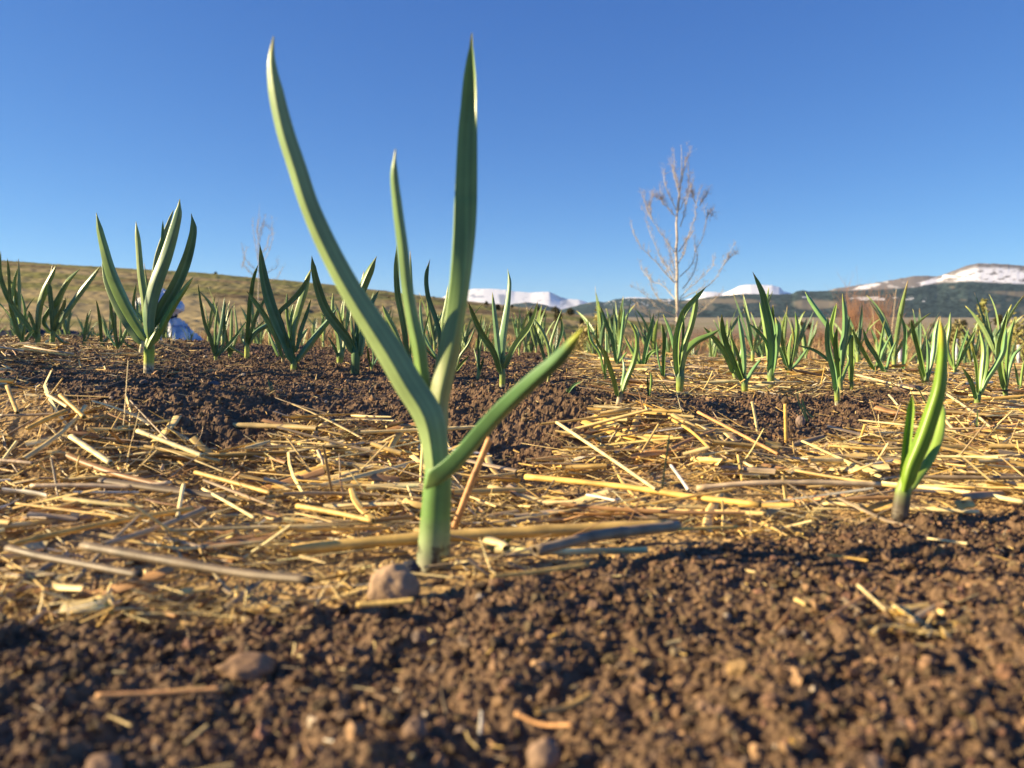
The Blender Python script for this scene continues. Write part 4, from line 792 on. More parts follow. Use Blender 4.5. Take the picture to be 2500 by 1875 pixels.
# plants of the rows behind, grown rather than traced
def grow(name, seed, hgt, nl, detail=True):
    r = np.random.default_rng(seed); root = empty(name, (0, 0, 0)); stemh = hgt * r.uniform(.14, .22); rw = hgt * r.uniform(.018, .026)
    parts = []
    P = np.array([[0, 0, -.02], [0, 0, 0], [0, 0, stemh * .5], [0, 0, stemh], [0, 0, stemh * 1.15]]); V, Fq = tube(P, np.array([1, 1, 1, 1.05, .4]) * rw, 10 if detail else 6)
    c = np.repeat(np.array([WH, (.5, .5, .2), (.36, .45, .10), GR, GR]), 10 if detail else 6, 0)
    parts.append((V, Fq, c, M_stem)); pl = r.uniform(0, np.pi)
    for k in range(nl):
        az = pl + (np.pi if k % 2 else 0) + r.normal(0, .5); lean = r.uniform(.12, .42) * (1.25 if k < 2 else .75); Ln = hgt * r.uniform(.6, .95) * (.7 if k == 0 else 1)
        t = np.linspace(0, 1, 12 if detail else 7); curv = r.normal(.15, .45) if r.random() < .75 else r.uniform(.6, 1.3)
        ang = lean + curv * t ** 1.5 * .7; ds = Ln / (len(t) - 1)
        rr = np.concatenate([[0], np.cumsum(np.sin(ang[:-1]) * ds)]); zz = stemh * .8 + np.concatenate([[0], np.cumsum(np.cos(ang[:-1]) * ds)])
        C = np.stack([np.cos(az) * rr, np.sin(az) * rr, zz], -1)
        T = np.gradient(C, axis=0); T /= np.linalg.norm(T, axis=1)[:, None]
        lat0 = np.array([-np.sin(az), np.cos(az), 0]); tw = r.normal(0, .5) + r.normal(0, .6) * t
        Lat = np.tile(lat0, (len(t), 1)); Nn = np.cross(Lat, T); Nn *= np.sign(Nn[:, 2:3] + 1e-6)
        L2 = Lat * np.cos(tw)[:, None] + Nn * np.sin(tw)[:, None]; N2 = Nn * np.cos(tw)[:, None] - Lat * np.sin(tw)[:, None]
        hw = hgt * r.uniform(.024, .036) * np.minimum(1, (.55 + 1.6 * t)) * np.clip((1 - t) * 2.6, .04, 1) ** .7
        al = np.radians(55 - 30 * sstep(0, .35, t))
        cl = (LG, LB, LG * 1.1, LB * .9, np.array([.24, .34, .09]), np.array([.36, .38, .10]) if k == 0 else LG)[int(r.integers(0, 6))] * r.uniform(.9, 1.2)
        o = blade3(C, hw, L2, N2, al, cl, tipl=r.choice([.02, .05, .12]), tipc=(TIP, np.array([.42, .28, .13]))[int(r.integers(0, 2))], basec=(.24, .34, .10), basel=.15, parent=root, J=3 if detail else 1, seed=k)
    V, Fq, c, m = parts[0]; mesh_obj('stem', V, Fq, m, parent=root, col=c, smooth=True)
    return root
protos = [grow('garlic_plant', 900 + i, 1.0, [6, 5, 7, 6, 5, 8, 4, 7][i]) for i in range(8)]
def flat(root, nm):                                     # the same plant as one mesh, for those too small to show parts
    o = []
    Vs, Fs, Cs, off = [], [], [], 0
    for ch in root.children:
        me = ch.data; n = len(me.vertices); v = np.zeros(n * 3, np.float32); me.vertices.foreach_get('co', v)
        c = np.zeros(n * 4, np.float32); me.color_attributes['Col'].data.foreach_get('color', c)
        f = np.zeros(len(me.loops), np.int32); me.loops.foreach_get('vertex_index', f)
        Vs.append(v.reshape(-1, 3)); Cs.append(c.reshape(-1, 4)[:, :3]); Fs.append(f.reshape(-1, 4) + off); off += n
    return mesh_obj(nm, np.concatenate(Vs), np.concatenate(Fs), M_leaf, col=np.concatenate(Cs), smooth=True)
flats = [flat(p, 'garlic_plant') for p in protos]
rows = [(1.95, .24), (2.35, .21), (2.8, .21), (3.3, .22), (3.9, .23), (4.6, .25), (5.0, .27), (5.4, .28), (6.3, .31), (7.3, .36)]
used = set(); SEEN = []; count = 0
LM = [(60, 'the group of dark plants at the left edge'), (205, 'the small thin plant at the left'), (290, 'the slender five-leaved plant'), (363, 'the large left plant'), (430, 'the white fabric bundle'), (527, 'the fanned plant right of the bundle'), (603, 'the yellow-stemmed plant'), (716, 'the fan-shaped blue-green plant'), (867, 'the wide-stemmed plant'), (1000, 'the middle leaf of the central plant'), (1100, 'the tall right leaf of the central plant'), (1226, 'the hooked-tip plant below the snowy mountain'), (1339, 'the crossing-leaved plant'), (1430, 'the tip of the low central leaf'), (1508, 'the small two-leaved plant'), (1585, 'the stubby sprout'), (1658, 'the bent-leaf plant before the bare tree'), (1740, 'the leaf leaning far left'), (1818, 'the yellow-tipped plant'), (1881, 'the tallest right-hand plant'), (1960, 'the broad-leaved cluster'), (2050, 'the tight clump'), (2110, 'the reddish shrubs'), (2163, 'the left-leaning pair of leaves'), (2200, 'the white stake'), (2260, 'the spread-leaved plant left of the green shoot'), (2297, 'the bright green shoot tip'), (2340, 'the yellow-stemmed right plant'), (2395, 'the small juniper'), (2456, 'the tall pointed blade at the far right')]
RW = ['nearest far row', 'second row back', 'third row back', 'fourth row back', 'fifth row back', 'sixth row back', 'seventh row back', 'eighth row back', 'ninth row back', 'last row']
for ri, (Y, sp) in enumerate(rows):
    x = -0.70 * Y + RNG.random() * sp
    while x < 0.72 * Y:
        xx = x + RNG.normal(0, .05); yv = Y + RNG.normal(0, .07); x += sp * RNG.uniform(.75, 1.3)
        z = float(gz(xx, yv)); P = np.array([xx, yv, z]); u, v = proj(P)
        k = int(RNG.integers(0, 8)); hh = RNG.uniform(.15, .225) * (1.0 if ri < 3 else 1.08)
        if ri < 3 and (u < 1300): hh *= .85
        if u < -60 or u > 2560: continue
        j = int(np.argmin([abs(u - q[0]) for q in LM])); dx = u - LM[j][0]
        side = 'behind' if abs(dx) < 16 else ('left of' if dx < 0 else 'right of')
        lb_ = 'garlic, %s, %s %s' % (RW[ri], side, LM[j][1])
        if lb_ in SEEN: continue
        SEEN.append(lb_)
        det = ri < 5
        if det:
            if k in used: o = copy_tree(protos[k])
            else: o = protos[k]; used.add(k)
        else:
            o = flats[k].copy(); COL.objects.link(o)
        o.location = P; o.rotation_euler = (RNG.normal(0, .06), RNG.normal(0, .06), RNG.uniform(0, 6.28)); o.scale = (hh, hh, hh)
        tag(o, lb_, 'garlic plant', 'garlic plants in the rows behind the crest')
        count += 1
for k_, (xx, yv) in enumerate([(-.80, .93), (-.98, 1.02), (-1.16, .96), (-.86, 1.22), (-1.35, 1.05), (-.72, .80), (-1.1, 1.3), (-.78, 1.06), (-.90, .84), (-1.04, 1.14), (-.70, .96), (-1.22, 1.2)]):
    xx = min(xx, -.643 * yv - .2)
    o = copy_tree(protos[k_ % 8]) if k_ % 8 in used else protos[k_ % 8]; used.add(k_ % 8)
    o.location = (xx, yv, float(gz(xx, yv))); o.rotation_euler = (0, 0, k_ * 1.3); o.scale = (.24, .24, .24)
    tag(o, ['first', 'second', 'third', 'fourth', 'fifth', 'sixth', 'seventh', 'eighth', 'ninth', 'tenth', 'eleventh', 'twelfth'][k_] + ' garlic plant beyond the left edge of the bed', 'garlic plant', 'garlic plants beyond the left edge')
for f in flats: bpy.data.objects.remove(f)
for k, p in enumerate(protos):
    if k not in used:
        for ch in list(p.children): bpy.data.objects.remove(ch)
        bpy.data.objects.remove(p)
print('rows plants', count)

# seedlings and grass blades among the straw
def sprout(name, label, base, leaves, D=None, colr=(.12, .22, .09), cat='seedling', lift=0):
    D = D or hit(*base); root = empty(name, at(base[0], base[1], D), label, cat)
    for i, q in enumerate(leaves): leaf_px(root, q, D, dD=0.0, phi=(10, 20), keel=-1, fold=(30, 15), colr=np.array(colr), n=14, seed=i)
    return root
sprout('grass_seedling', 'curly thin grass seedling with two bent blades between the straw stubs and the shoot', (1972, 1030), [[(1972, 1032, 5), (1958, 1000, 5), (1947, 965, 3), (1948, 956, 1)], [(1974, 1032, 5), (1960, 985, 4), (1958, 972, 2)], [(1958, 975, 3), (1970, 1004, 5), (1985, 1018, 4), (1994, 1010, 1)], [(1966, 1032, 4), (1952, 1016, 4), (1943, 1000, 1)]])
sprout('grass_tuft', 'single blurred upright blade of grass left of the long pale jointed stalk', (1613, 1218), [[(1613, 1218, 4), (1622, 1150, 5), (1631, 1085, 6), (1636, 1045, 2)]], colr=(.16, .22, .10), cat='grass blade')
sprout('grass_tuft', 'slanting thin grass blade just left of the small right shoot', (2266, 992), [[(2266, 992, 4), (2252, 968, 4), (2240, 944, 2)]], cat='grass blade')
sprout('grass_tuft', 'thin green blade below the yellow-stemmed plant at the right', (2382, 1064), [[(2382, 1064, 4), (2385, 1035, 5), (2386, 1008, 4), (2386, 1000, 1)]], cat='grass blade', colr=(.2, .28, .1))
sprout('grass_seedling', 'tiny grass seedling on the shaded soil left of the central plant', (664, 962), [[(664, 962, 3), (658, 940, 4), (654, 922, 1)], [(667, 964, 4), (664, 940, 3), (660, 930, 1)], [(668, 966, 6), (674, 960, 5), (678, 958, 2)]])
sprout('weed_seedling', 'pale curled seedling at the foot of the central garlic, right side', (1216, 1340), [[(1216, 1345, 12), (1196, 1335, 16), (1190, 1322, 6)], [(1210, 1343, 12), (1230, 1330, 16), (1248, 1316, 14), (1250, 1318, 5)]], colr=(.28, .36, .16), cat='weed')
sprout('weed_seedling', 'tiny blue-green seedling in the lower left soil edge', (285, 1500), [[(300, 1515, 16), (280, 1490, 26), (256, 1470, 12)], [(240, 1478, 6), (232, 1465, 10), (228, 1460, 5)], [(200, 1515, 8), (218, 1495, 10), (230, 1482, 4)]], colr=(.09, .20, .12), cat='weed')
sprout('grass_seedling', 'bent grass blades on straw just left of the plant before the bare tree', (1628, 1000), [[(1628, 958, 2), (1620, 945, 3), (1612, 933, 1)], [(1636, 958, 3), (1622, 940, 3), (1616, 932, 1)]])
# ------------------------------------------------------------------ things beyond the bed
def lines_mesh(segs, name, m, parent, K=4, smooth=True):
    """segs: list of (points (n,3), radii (n,), colour)"""
    Vs, Fs, Cs, off = [], [], [], 0
    for P, r, c in segs:
        V, Fq = tube(P, r, K); Vs.append(V); Fs.append(Fq + off); Cs.append(np.tile(c, (len(V), 1))); off += len(V)
    return mesh_obj(name, np.concatenate(Vs), np.concatenate(Fs), m, parent=parent, col=np.concatenate(Cs), smooth=smooth)
def tree(label, D, trunk, branches, foot, seed, scale, wtr=1.0, twig_n=7):
    r = np.random.default_rng(seed)
    bz = float(gz((trunk[0][0] - 1250) / F * D, D)); fp = at(trunk[0][0], trunk[0][1], D); fp[2] = bz - .1
    root = empty('bare_tree', fp, label, 'tree', 'bare young trees')
    base = np.array(root.location)
    q, t = resample(np.array(trunk, float), 26); P = at(q[:, 0], q[:, 1], D); 
    P = np.concatenate([[fp], P]); rad = np.concatenate([[.075 * scale * wtr], (.056 * (1 - t) ** .8 + .005) * scale * wtr])
    P[1:, 0] += r.normal(0, .01 * scale, len(P) - 1)
    V, Fq = tube(P, rad, 10); mesh_obj('trunk', V - base, Fq, M_bark, parent=root, col=np.tile([.66, .57, .43], (len(V), 1)), smooth=True)
    limbs, twigs, buds = [], [], []
    cb = np.array([.70, .62, .45]); ct = np.array([.58, .50, .38])
    def twig(p, d, L, w, lev):
        n = 5; pts = [p]; dd = d.copy()
        for _ in range(n - 1):
            dd = dd + r.normal(0, .16, 3) + np.array([0, 0, .10]); dd /= np.linalg.norm(dd); pts.append(pts[-1] + dd * L / (n - 1))
        pts = np.array(pts); twigs.append((pts - base, np.linspace(w, w * .4, n), ct * r.uniform(.8, 1.4)))
        for p_ in pts[1:]:
            if r.random() < .4: buds.append(p_ + r.normal(0, .012 * scale, 3))
        if lev > 0:
            for _ in range(r.integers(1, 4)):
                k = r.integers(1, n); d2 = dd * .6 + r.normal(0, .65, 3); d2 /= np.linalg.norm(d2); twig(pts[k], d2, L * .55, w * .7, lev - 1)
    for bi, b in enumerate(branches):
        q, t = resample(np.array(b, float), 14); az = r.uniform(-.5, .5) * scale * np.hypot(b[-1][0] - b[0][0], 1) / F * D
        DD = D + az * t; P = at(q[:, 0], q[:, 1], DD); P[1:] += r.normal(0, .012 * scale, (13, 3))
        w = (.014 if bi % 2 else .011) * scale; rad = w * (1 - t) ** .9 + .004 * scale
        limbs.append((P - base, rad, cb * r.uniform(.75, 1.1)))
        for k in range(2, 14):
            for _ in range(3 if r.random() < .5 else 2):
                T = P[min(k + 1, 13)] - P[k - 1]; T /= np.linalg.norm(T); d = T * .8 + r.normal(0, .26, 3) + np.array([0, 0, .35]); d /= np.linalg.norm(d)
                twig(P[k], d, r.uniform(.12, .30) * scale, .0024 * scale, 1)
    lines_mesh(limbs, 'limbs', M_bark, root, 6)
    lines_mesh(twigs, 'twigs', M_bark, root, 3)
    V, Fc = ico(1); B = np.array(buds) - base
    Vb = (V[None] * (r.uniform(.005, .010, len(B)) * scale)[:, None, None] * np.array([1, 1, 1.6]) + B[:, None]).reshape(-1, 3)
    Fb = (Fc[None] + (np.arange(len(B)) * len(V))[:, None, None]).reshape(-1, 3)
    mesh_obj('buds', Vb, Fb, M_bark, parent=root, col=np.repeat(np.array([.42, .33, .24]) * r.uniform(.6, 1.3, (len(B), 1)), len(V), 0))
    return root
def z4(L): return [(1500 + .3616 * a, 300 + .3616 * b) for a, b in L]
TB = [[(410, 880), (300, 720), (250, 650), (195, 590)], [(250, 650), (215, 570), (200, 490)], [(250, 650), (240, 560), (252, 490)],
      [(405, 1080), (290, 950), (170, 820), (125, 740), (118, 700)], [(400, 1070), (300, 880), (250, 770), (220, 680)], [(435, 870), (500, 760), (545, 620), (550, 540), (580, 460)],
      [(550, 540), (530, 500), (525, 460)], [(575, 560), (600, 520), (625, 480)], [(440, 1040), (520, 960), (545, 880), (600, 760), (620, 650), (605, 570)], [(620, 650), (640, 610), (665, 625)],
      [(440, 1180), (560, 1070), (650, 980), (680, 920)], [(440, 1190), (640, 1090), (740, 960), (770, 890), (800, 830)], [(740, 960), (790, 900), (825, 880)], [(410, 1190), (330, 1100), (240, 1060), (180, 980)],
      [(410, 1250), (300, 1190), (260, 1130), (240, 1060), (215, 1010)], [(415, 1310), (280, 1240), (220, 1180), (150, 1120)], [(440, 1330), (560, 1290), (640, 1220), (700, 1170)], [(415, 1340), (300, 1330), (200, 1280), (140, 1210)],
      [(415, 590), (370, 490), (340, 400), (330, 330)], [(430, 600), (440, 500), (400, 350), (405, 225)], [(440, 590), (490, 480), (500, 350), (500, 300)], [(455, 400), (480, 260), (512, 190)], [(445, 500), (420, 380), (385, 280)],
      [(345, 560), (310, 520), (285, 500)], [(420, 640), (360, 570), (320, 500), (310, 440)], [(430, 950), (470, 880), (490, 800), (520, 760)], [(430, 1100), (380, 1000), (340, 950)], [(460, 1120), (540, 1000), (560, 900), (540, 820)], [(410, 1000), (380, 900), (360, 820)], [(445, 700), (470, 620), (480, 560), (530, 400)]]
tree('bare young tree with a pale straight trunk and upswept twiggy branches, right of centre', 26.0,
     z4([(425, 1480), (425, 1350), (420, 900), (425, 600), (450, 380), (455, 240), (448, 150)]), [z4(b) for b in TB], None, 5, 1.0)
def z2(L): return [(560 + .226 * a, 560 + .226 * b) for a, b in L]
def z1(L): return [(560 + .3316 * a, 450 + .3316 * b) for a, b in L]
tree('smaller fainter bare tree standing on the hillside, left of the central plant', 48.0,
     [(632, 850), (631, 740), (631, 640), (630, 560), (634, 497)],
     [z1(b) for b in ([(210, 560), (190, 420), (175, 330), (170, 265)], [(215, 520), (270, 480), (300, 380), (325, 370)], [(225, 600), (280, 520), (310, 440), (315, 250)], [(215, 640), (160, 600), (110, 540), (95, 460)], [(110, 540), (100, 600), (125, 480)], [(215, 450), (240, 350), (262, 240)],
                      [(215, 700), (150, 650), (110, 600)], [(220, 700), (300, 640), (350, 610), (355, 560)], [(220, 720), (340, 700), (400, 610)], [(215, 400), (205, 330), (220, 250)], [(220, 380), (250, 300), (300, 330)])], None, 9, 1.05, wtr=.7)

def twig_shrub(label, cpx, D, wpx, hpx, n, colr, seed, name='bare_shrub', cat='shrub', vb=None, w=.006):
    r = np.random.default_rng(seed); x = (cpx - 1250) / F * D; z = float(gz(x, D)) if vb is None else CAM[2] + (772 - vb) / F * D
    top = CAM[2] + (772 - hpx) / F * D; H = top - z; Wd = wpx * D / F * .5
    root = empty(name, (x, D, z), label, cat); big, fine = [], []
    for i in range(n):
        a = r.uniform(0, 2 * np.pi); q = r.random() ** .6; hh = H * r.uniform(.55, 1.0) * (1 - .35 * q * q)
        t = np.linspace(0, 1, 6)[:, None]; e = np.array([np.cos(a) * Wd * q, np.sin(a) * Wd * q, hh]); P = e * t; P[:, :2] *= t ** .35
        P += np.cumsum(r.normal(0, .018 * H, P.shape), 0) * t
        (big if i % 5 == 0 else fine).append((P, np.linspace(1, .35, 6) * w * (2.2 if i % 5 == 0 else 1), np.array(colr) * r.uniform(.6, 1.4)))
        for _ in range(3):
            k = r.integers(2, 6); d = (P[k] - P[k - 1]) / np.linalg.norm(P[k] - P[k - 1]) + r.normal(0, .35, 3); L = H * r.uniform(.1, .25)
            Q = P[k] + d * L * np.linspace(0, 1, 4)[:, None] + np.cumsum(r.normal(0, .01 * H, (4, 3)), 0); fine.append((Q, np.linspace(.8, .3, 4) * w, np.array(colr) * r.uniform(.7, 1.5)))
    lines_mesh(big, 'stems', M_bark, root, 4); lines_mesh(fine, 'twigs', M_bark, root, 3); return root
RED = (.34, .19, .115)
twig_shrub('tall reddish-brown bare shrub, the left of two peaks below the forested mountain', 2076, 42, 95, 700, 200, RED, 1, vb=862)
twig_shrub('tall reddish-brown bare shrub, the right of two peaks below the forested mountain', 2146, 40, 90, 706, 200, RED, 2, vb=862)
twig_shrub('low brown bare thicket left of the two tall reddish shrubs', 2000, 36, 130, 790, 110, (.26, .15, .095), 3, vb=862)
twig_shrub('low dull brown thicket behind the garlic, just right of the bare tree', 1745, 34, 150, 800, 110, (.22, .13, .085), 4, vb=866)
twig_shrub('brown bare thicket right of the two tall reddish shrubs', 2225, 38, 130, 770, 90, (.25, .18, .12), 6, vb=864)
twig_shrub('low reddish brush at the foot of the hill, left of centre', 930, 30, 150, 830, 80, (.26, .16, .10), 7, vb=868)
for (u0, u1, v0, v1, lb) in [(2172, 2188, 860, 705, 'single tall pale dry weed stem beside the reddish shrubs'), (2140, 2128, 850, 740, 'pale thin dry stem in front of the right reddish shrub'), (2172, 2150, 850, 770, 'pale dry stem leaning left beside the reddish shrubs')]:
    D = 14.0; P = at(np.linspace(u0, u1, 8), np.linspace(v0, v1, 8), D); P[0, 2] = float(gz(P[0, 0], D)); V, Fq = tube(P, np.linspace(.010, .004, 8), 5)
    V2, F2 = tube(np.array([P[5], P[5] + [.06, 0, .16]]), np.array([.004, .002]), 5)
    V3, F3 = tube(np.array([P[6], P[6] + [-.05, 0, .12]]), np.array([.004, .002]), 5)
    tag(mesh_obj('dry_weed_stem', np.concatenate([V, V2, V3]), np.concatenate([Fq, F2 + len(V), F3 + len(V) + len(V2)]), M_straw, col=np.tile([.55, .42, .26], (len(V) + len(V2) + len(V3), 1)), loc=P[0]), lb, 'dry weed', 'dry weed stems')

def leafy(label, cpx, D, vb, vt, wpx, n, colr, seed, name='juniper', cat='shrub', cone=True, lsz=None, zf=None, group=None, trunk=True):
    r = np.random.default_rng(seed); x = (cpx - 1250) / F * D
    zb = CAM[2] + (772 - vb) / F * D; H = (vb - vt) / F * D; Wd = wpx / F * D * .5; lsz = lsz or H * .06
    root = empty(name, (x, D, zb), label, cat, group)
    u = r.random(n); a = r.uniform(0, 2 * np.pi, n); rr = np.sqrt(r.random(n))
    if cone: hz = u ** 1.2; rad = Wd * (1 - hz) ** .8 * (.55 + .45 * np.sin(hz * 23 + np.cos(a * 3) * 2) ** 2) + Wd * .04
    else: hz = u; rad = Wd * np.sqrt(np.clip(1 - (2 * hz - .8) ** 2 / 1.44, .02, 1)) * (.75 + .4 * fbm(np.cos(a) * 1.5 + seed, np.sin(a) * 1.5 + hz * 2, 2, seed))
    C = np.stack([np.cos(a) * rad * rr, np.sin(a) * rad * rr, hz * H * (1 + (.0 if cone else .12) * r.normal(size=n))], -1); C[:, 2] = np.maximum(C[:, 2], -.02 * H)
    M = rotm(n); tri = np.array([[-.35, 0, 0], [.35, 0, 0], [0, 0, 1.5], [.1, .5, .6]]) * lsz
    V = np.einsum('nij,kj->nki', M, tri) * r.uniform(.6, 1.3, (n, 1, 1)) + C[:, None]
    Fc = (np.array([[0, 1, 2], [0, 3, 2]])[None] + (np.arange(n) * 4)[:, None, None]).reshape(-1, 3)
    cl = np.array(colr) * (.75 + .5 * r.random((n, 1)))
    mesh_obj('foliage', V.reshape(-1, 3), Fc, M_fol, parent=root, col=np.repeat(cl, 4, 0))
    if trunk:
        V, Fq = tube(np.array([[0, 0, -.25 * H], [0, 0, .3 * H], [0, 0, .9 * H]]), np.array([.03, .02, .006]) * H, 6); mesh_obj('trunk', V, Fq, M_bark, parent=root, col=np.tile([.2, .14, .1], (len(V), 1)))
    return root
leafy('small yellow-green juniper sapling standing up near the right edge', 2394, 9, 905, 732, 70, 420, (.28, .28, .09), 21, lsz=.035)
leafy('yellow-green bush beside the right juniper sapling', 2478, 10, 880, 790, 84, 600, (.40, .37, .13), 22, cone=False, lsz=.035)
leafy('low olive bush left of the right juniper sapling', 2330, 12, 870, 798, 70, 1300, (.34, .30, .13), 23, cone=False, lsz=.045)
leafy('yellow-green juniper sapling left of the bare tree, behind the garlic', 1462, 9, 905, 750, 66, 320, (.46, .40, .14), 24, lsz=.035)
leafy('low yellowish bush beneath the left juniper sapling', 1430, 11, 880, 800, 84, 600, (.42, .36, .16), 25, cone=False, lsz=.04)
leafy('small dark green bush just right of the left juniper sapling', 1494, 16, 850, 782, 30, 700, (.10, .11, .05), 26, cone=False, lsz=.06)
SH = [(533, 673, 10, 7, 178, 'tiny dark bush on the skyline of the hill, left'), (952, 740, 22, 12, 120, 'dark bush on the hill left of the narrow middle leaf'), (1060, 731, 14, 6, 150, 'low bush on the hill crest beside the tall right leaf'),
      (1188, 745, 16, 8, 150, 'small bush on the hill skyline under the snowy mountain, left'), (1215, 757, 20, 12, 120, 'round bush on the hill left of the hooked-tip plant'), (1232, 759, 14, 10, 118, 'round bush touching the hooked-tip plant on the left'), (1250, 750, 10, 5, 150, 'tiny bush on the hill skyline right of the hooked-tip plant'), (1312, 756, 16, 8, 150, 'small dark bush on the skyline at the foot of the snowy mountain'),
      (1355, 759, 30, 9, 140, 'wide low dark bush on the skyline below the snowy mountain'), (1392, 767, 30, 12, 110, 'dark clump where the hill meets the forested ridge'), (1326, 772, 16, 12, 90, 'round bush alone on the lower right hillside'), (1292, 776, 20, 14, 80, 'round bush left of the lone one on the lower hillside'), (1363, 780, 22, 18, 75, 'taller round bush on the lower right hillside'), (1421, 788, 16, 11, 75, 'small bush at the right foot of the hill'),
      (853, 783, 18, 14, 70, 'bush on the hillside behind the long left leaf'), (1953, 803, 24, 16, 90, 'dark round bush in the meadow left of the tight clump'), (1976, 802, 20, 12, 90, 'low dark bush in the meadow beside the round one'), (2224, 797, 30, 12, 90, 'low olive bush in the meadow right of the reddish shrubs'), (2238, 803, 36, 14, 80, 'broad olive bush in the meadow left of the green shoot tip'), (2275, 798, 16, 7, 100, 'tiny bush in the meadow behind the green shoot tip'), (2350, 796, 22, 12, 90, 'low bush in the meadow right of the green shoot'), (2435, 790, 30, 18, 80, 'olive bush in the meadow between the juniper and the tall pointed blade')]
for i, (u, vb, w, h, D, lb) in enumerate(SH):
    leafy(lb, u, D, vb + 2, vb - h, w, 420, (.085, .078, .038), 300 + i, name='meadow_bush', cone=False, lsz=h / F * D * .22, group='bushes dotting the hill and meadow', trunk=False)

# white stakes
def stake(u, vt, vb, wpx, D, label):
    P0 = at(u, vb, D); P0[2] = float(gz(P0[0], D)) - .02; P1 = at(u, vt, D); z = np.linspace(0, 1, 14)
    P = P0 + (P1 - P0) * z[:, None]; r = np.full(14, wpx * .5 * D / F); V, Fq = tube(P, r, 14)
    Vt, Ft = tube(np.array([P[-1], P[-1] - [0, 0, .002]]), np.array([r[0], r[0] * .75]), 14)
    c = np.tile([.74, .74, .75], (len(V) + len(Vt), 1)); k = np.repeat(((np.arange(14) % 5) == 2), 14); c[:len(V)][k] = (.40, .42, .46)
    V4, F4 = tube(np.array([P[6] - [0, 0, .004], P[6] + [0, 0, .004]]), np.full(2, r[0] * 1.12), 14)
    rt = empty('white_stake', P0, label, 'stake', 'white plastic pipe stakes')
    mesh_obj('pipe', np.concatenate([V, Vt]) - P0, np.concatenate([Fq, Ft + len(V)]), M_stone, parent=rt, col=c, smooth=True)
    mesh_obj('joint_ring', V4 - P0, F4, M_stone, parent=rt, col=np.tile([.5, .5, .52], (len(V4), 1)), smooth=True)
stake(2197, 844, 916, 8, 4.6, 'white plastic pipe stake standing among the garlic right of the reddish shrubs')
stake(2335, 828, 905, 7, 5.0, 'bluish-white pipe stake behind the yellow-stemmed plant, right of the green shoot')
stake(2377, 840, 905, 8, 5.0, 'white stake top left of the plants in front of the right juniper')
stake(2486, 842, 905, 7, 5.2, 'white stake nearest the right edge of the photo')
stake(1835, 884, 915, 6, 6.0, 'short white stake low among the garlic right of the yellow-tipped plant')
stake(2280, 842, 900, 6, 5.6, 'greyish stake behind the spread-leaved plant')

# white fabric bundle, tied with a dark cord
def bundle():
    D = 7.5; cx = 408; zc = lambda v: CAM[2] + (772 - v) / F * D; x0 = (cx - 1250) / F * D
    root = empty('fabric_bundle', (x0, D, zc(905)), 'upright white fabric bundle cinched with a dark cord, behind the large left plant', 'bundle')
    base = np.array([x0, D, zc(905)])
    K = 96; prof_v = np.array([704, 707, 714, 730, 745, 757, 766, 771, 775, 782, 800, 820, 845, 870, 905])
    lft = np.array([388, 383, 372, 350, 339, 352, 378, 388, 388, 380, 370, 360, 350, 344, 340]); rgt = np.array([396, 404, 416, 432, 447, 449, 434, 430, 431, 442, 458, 474, 492, 508, 526])
    vs = np.linspace(704, 905, 60); L_ = np.interp(vs, prof_v, lft); R_ = np.interp(vs, prof_v, rgt); th = np.linspace(0, 2 * np.pi, K, endpoint=False)
    V = []
    for v, a, b in zip(vs, L_, R_):
        hw = (b - a) / 2 / F * D; mx = ((a + b) / 2 - 1250) / F * D
        fold = 1 + .13 * np.sin(th * 9 + v * .03 + 1.3 * np.sin(v * .05)) + .06 * np.sin(th * 17 + v * .08) + .10 * fbm(np.cos(th) * 2 + v * .03, np.sin(th) * 2, 3, 77)
        V.append(np.stack([mx + hw * np.cos(th) * fold, D + hw * .8 * np.sin(th) * fold, np.full(K, zc(v)) + .012 * np.sin(th * 5 + v)], -1))
    V = np.array(V); n = len(vs); q = np.arange(n * K).reshape(n, K); q2 = np.roll(q, -1, 1); Fq = np.stack([q[:-1], q[1:], q2[1:], q2[:-1]], -1).reshape(-1, 4)
    Vf = V.reshape(-1, 3); top = V[0].mean(0) + [0, 0, .004]; Vf = np.concatenate([Vf, [top]]); Ft = np.stack([q[0], q2[0], np.full(K, n * K)], -1)
    c = np.tile([.80, .80, .82], (len(Vf), 1)); vv = np.append(np.repeat(vs, K), 704); thv = np.append(np.tile(th, n), 0)
    seam = sstep(2.0, .8, np.abs(vv - (800 + 5 * np.sin(thv * 2)))); low = sstep(795, 812, vv) * .45
    c = mixc(c, np.tile([.68, .71, .78], (len(Vf), 1)), np.clip(low, 0, 1)); c = mixc(c, np.tile([.10, .20, .42], (len(Vf), 1)), seam * .8)
    mesh_obj('sheet', Vf - base, [Fq, Ft], M_cloth, parent=root, col=c, smooth=True)
    ph = np.linspace(0, 2 * np.pi, 40); mx = (409 - 1250) / F * D; rr = 24 / F * D
    P = np.stack([mx + rr * np.cos(ph), D + rr * .85 * np.sin(ph), zc(772) + .01 * np.sin(ph * 2)], -1); V2, F2 = tube(P, np.full(40, .012), 6)
    mesh_obj('cord', V2 - base, F2, M_cloth, parent=root, col=np.tile([.03, .03, .04], (len(V2), 1)), smooth=True)
M_cloth = mat('cloth', 0.75, spec=0.2, bump=(14, .5, .02))
bundle()
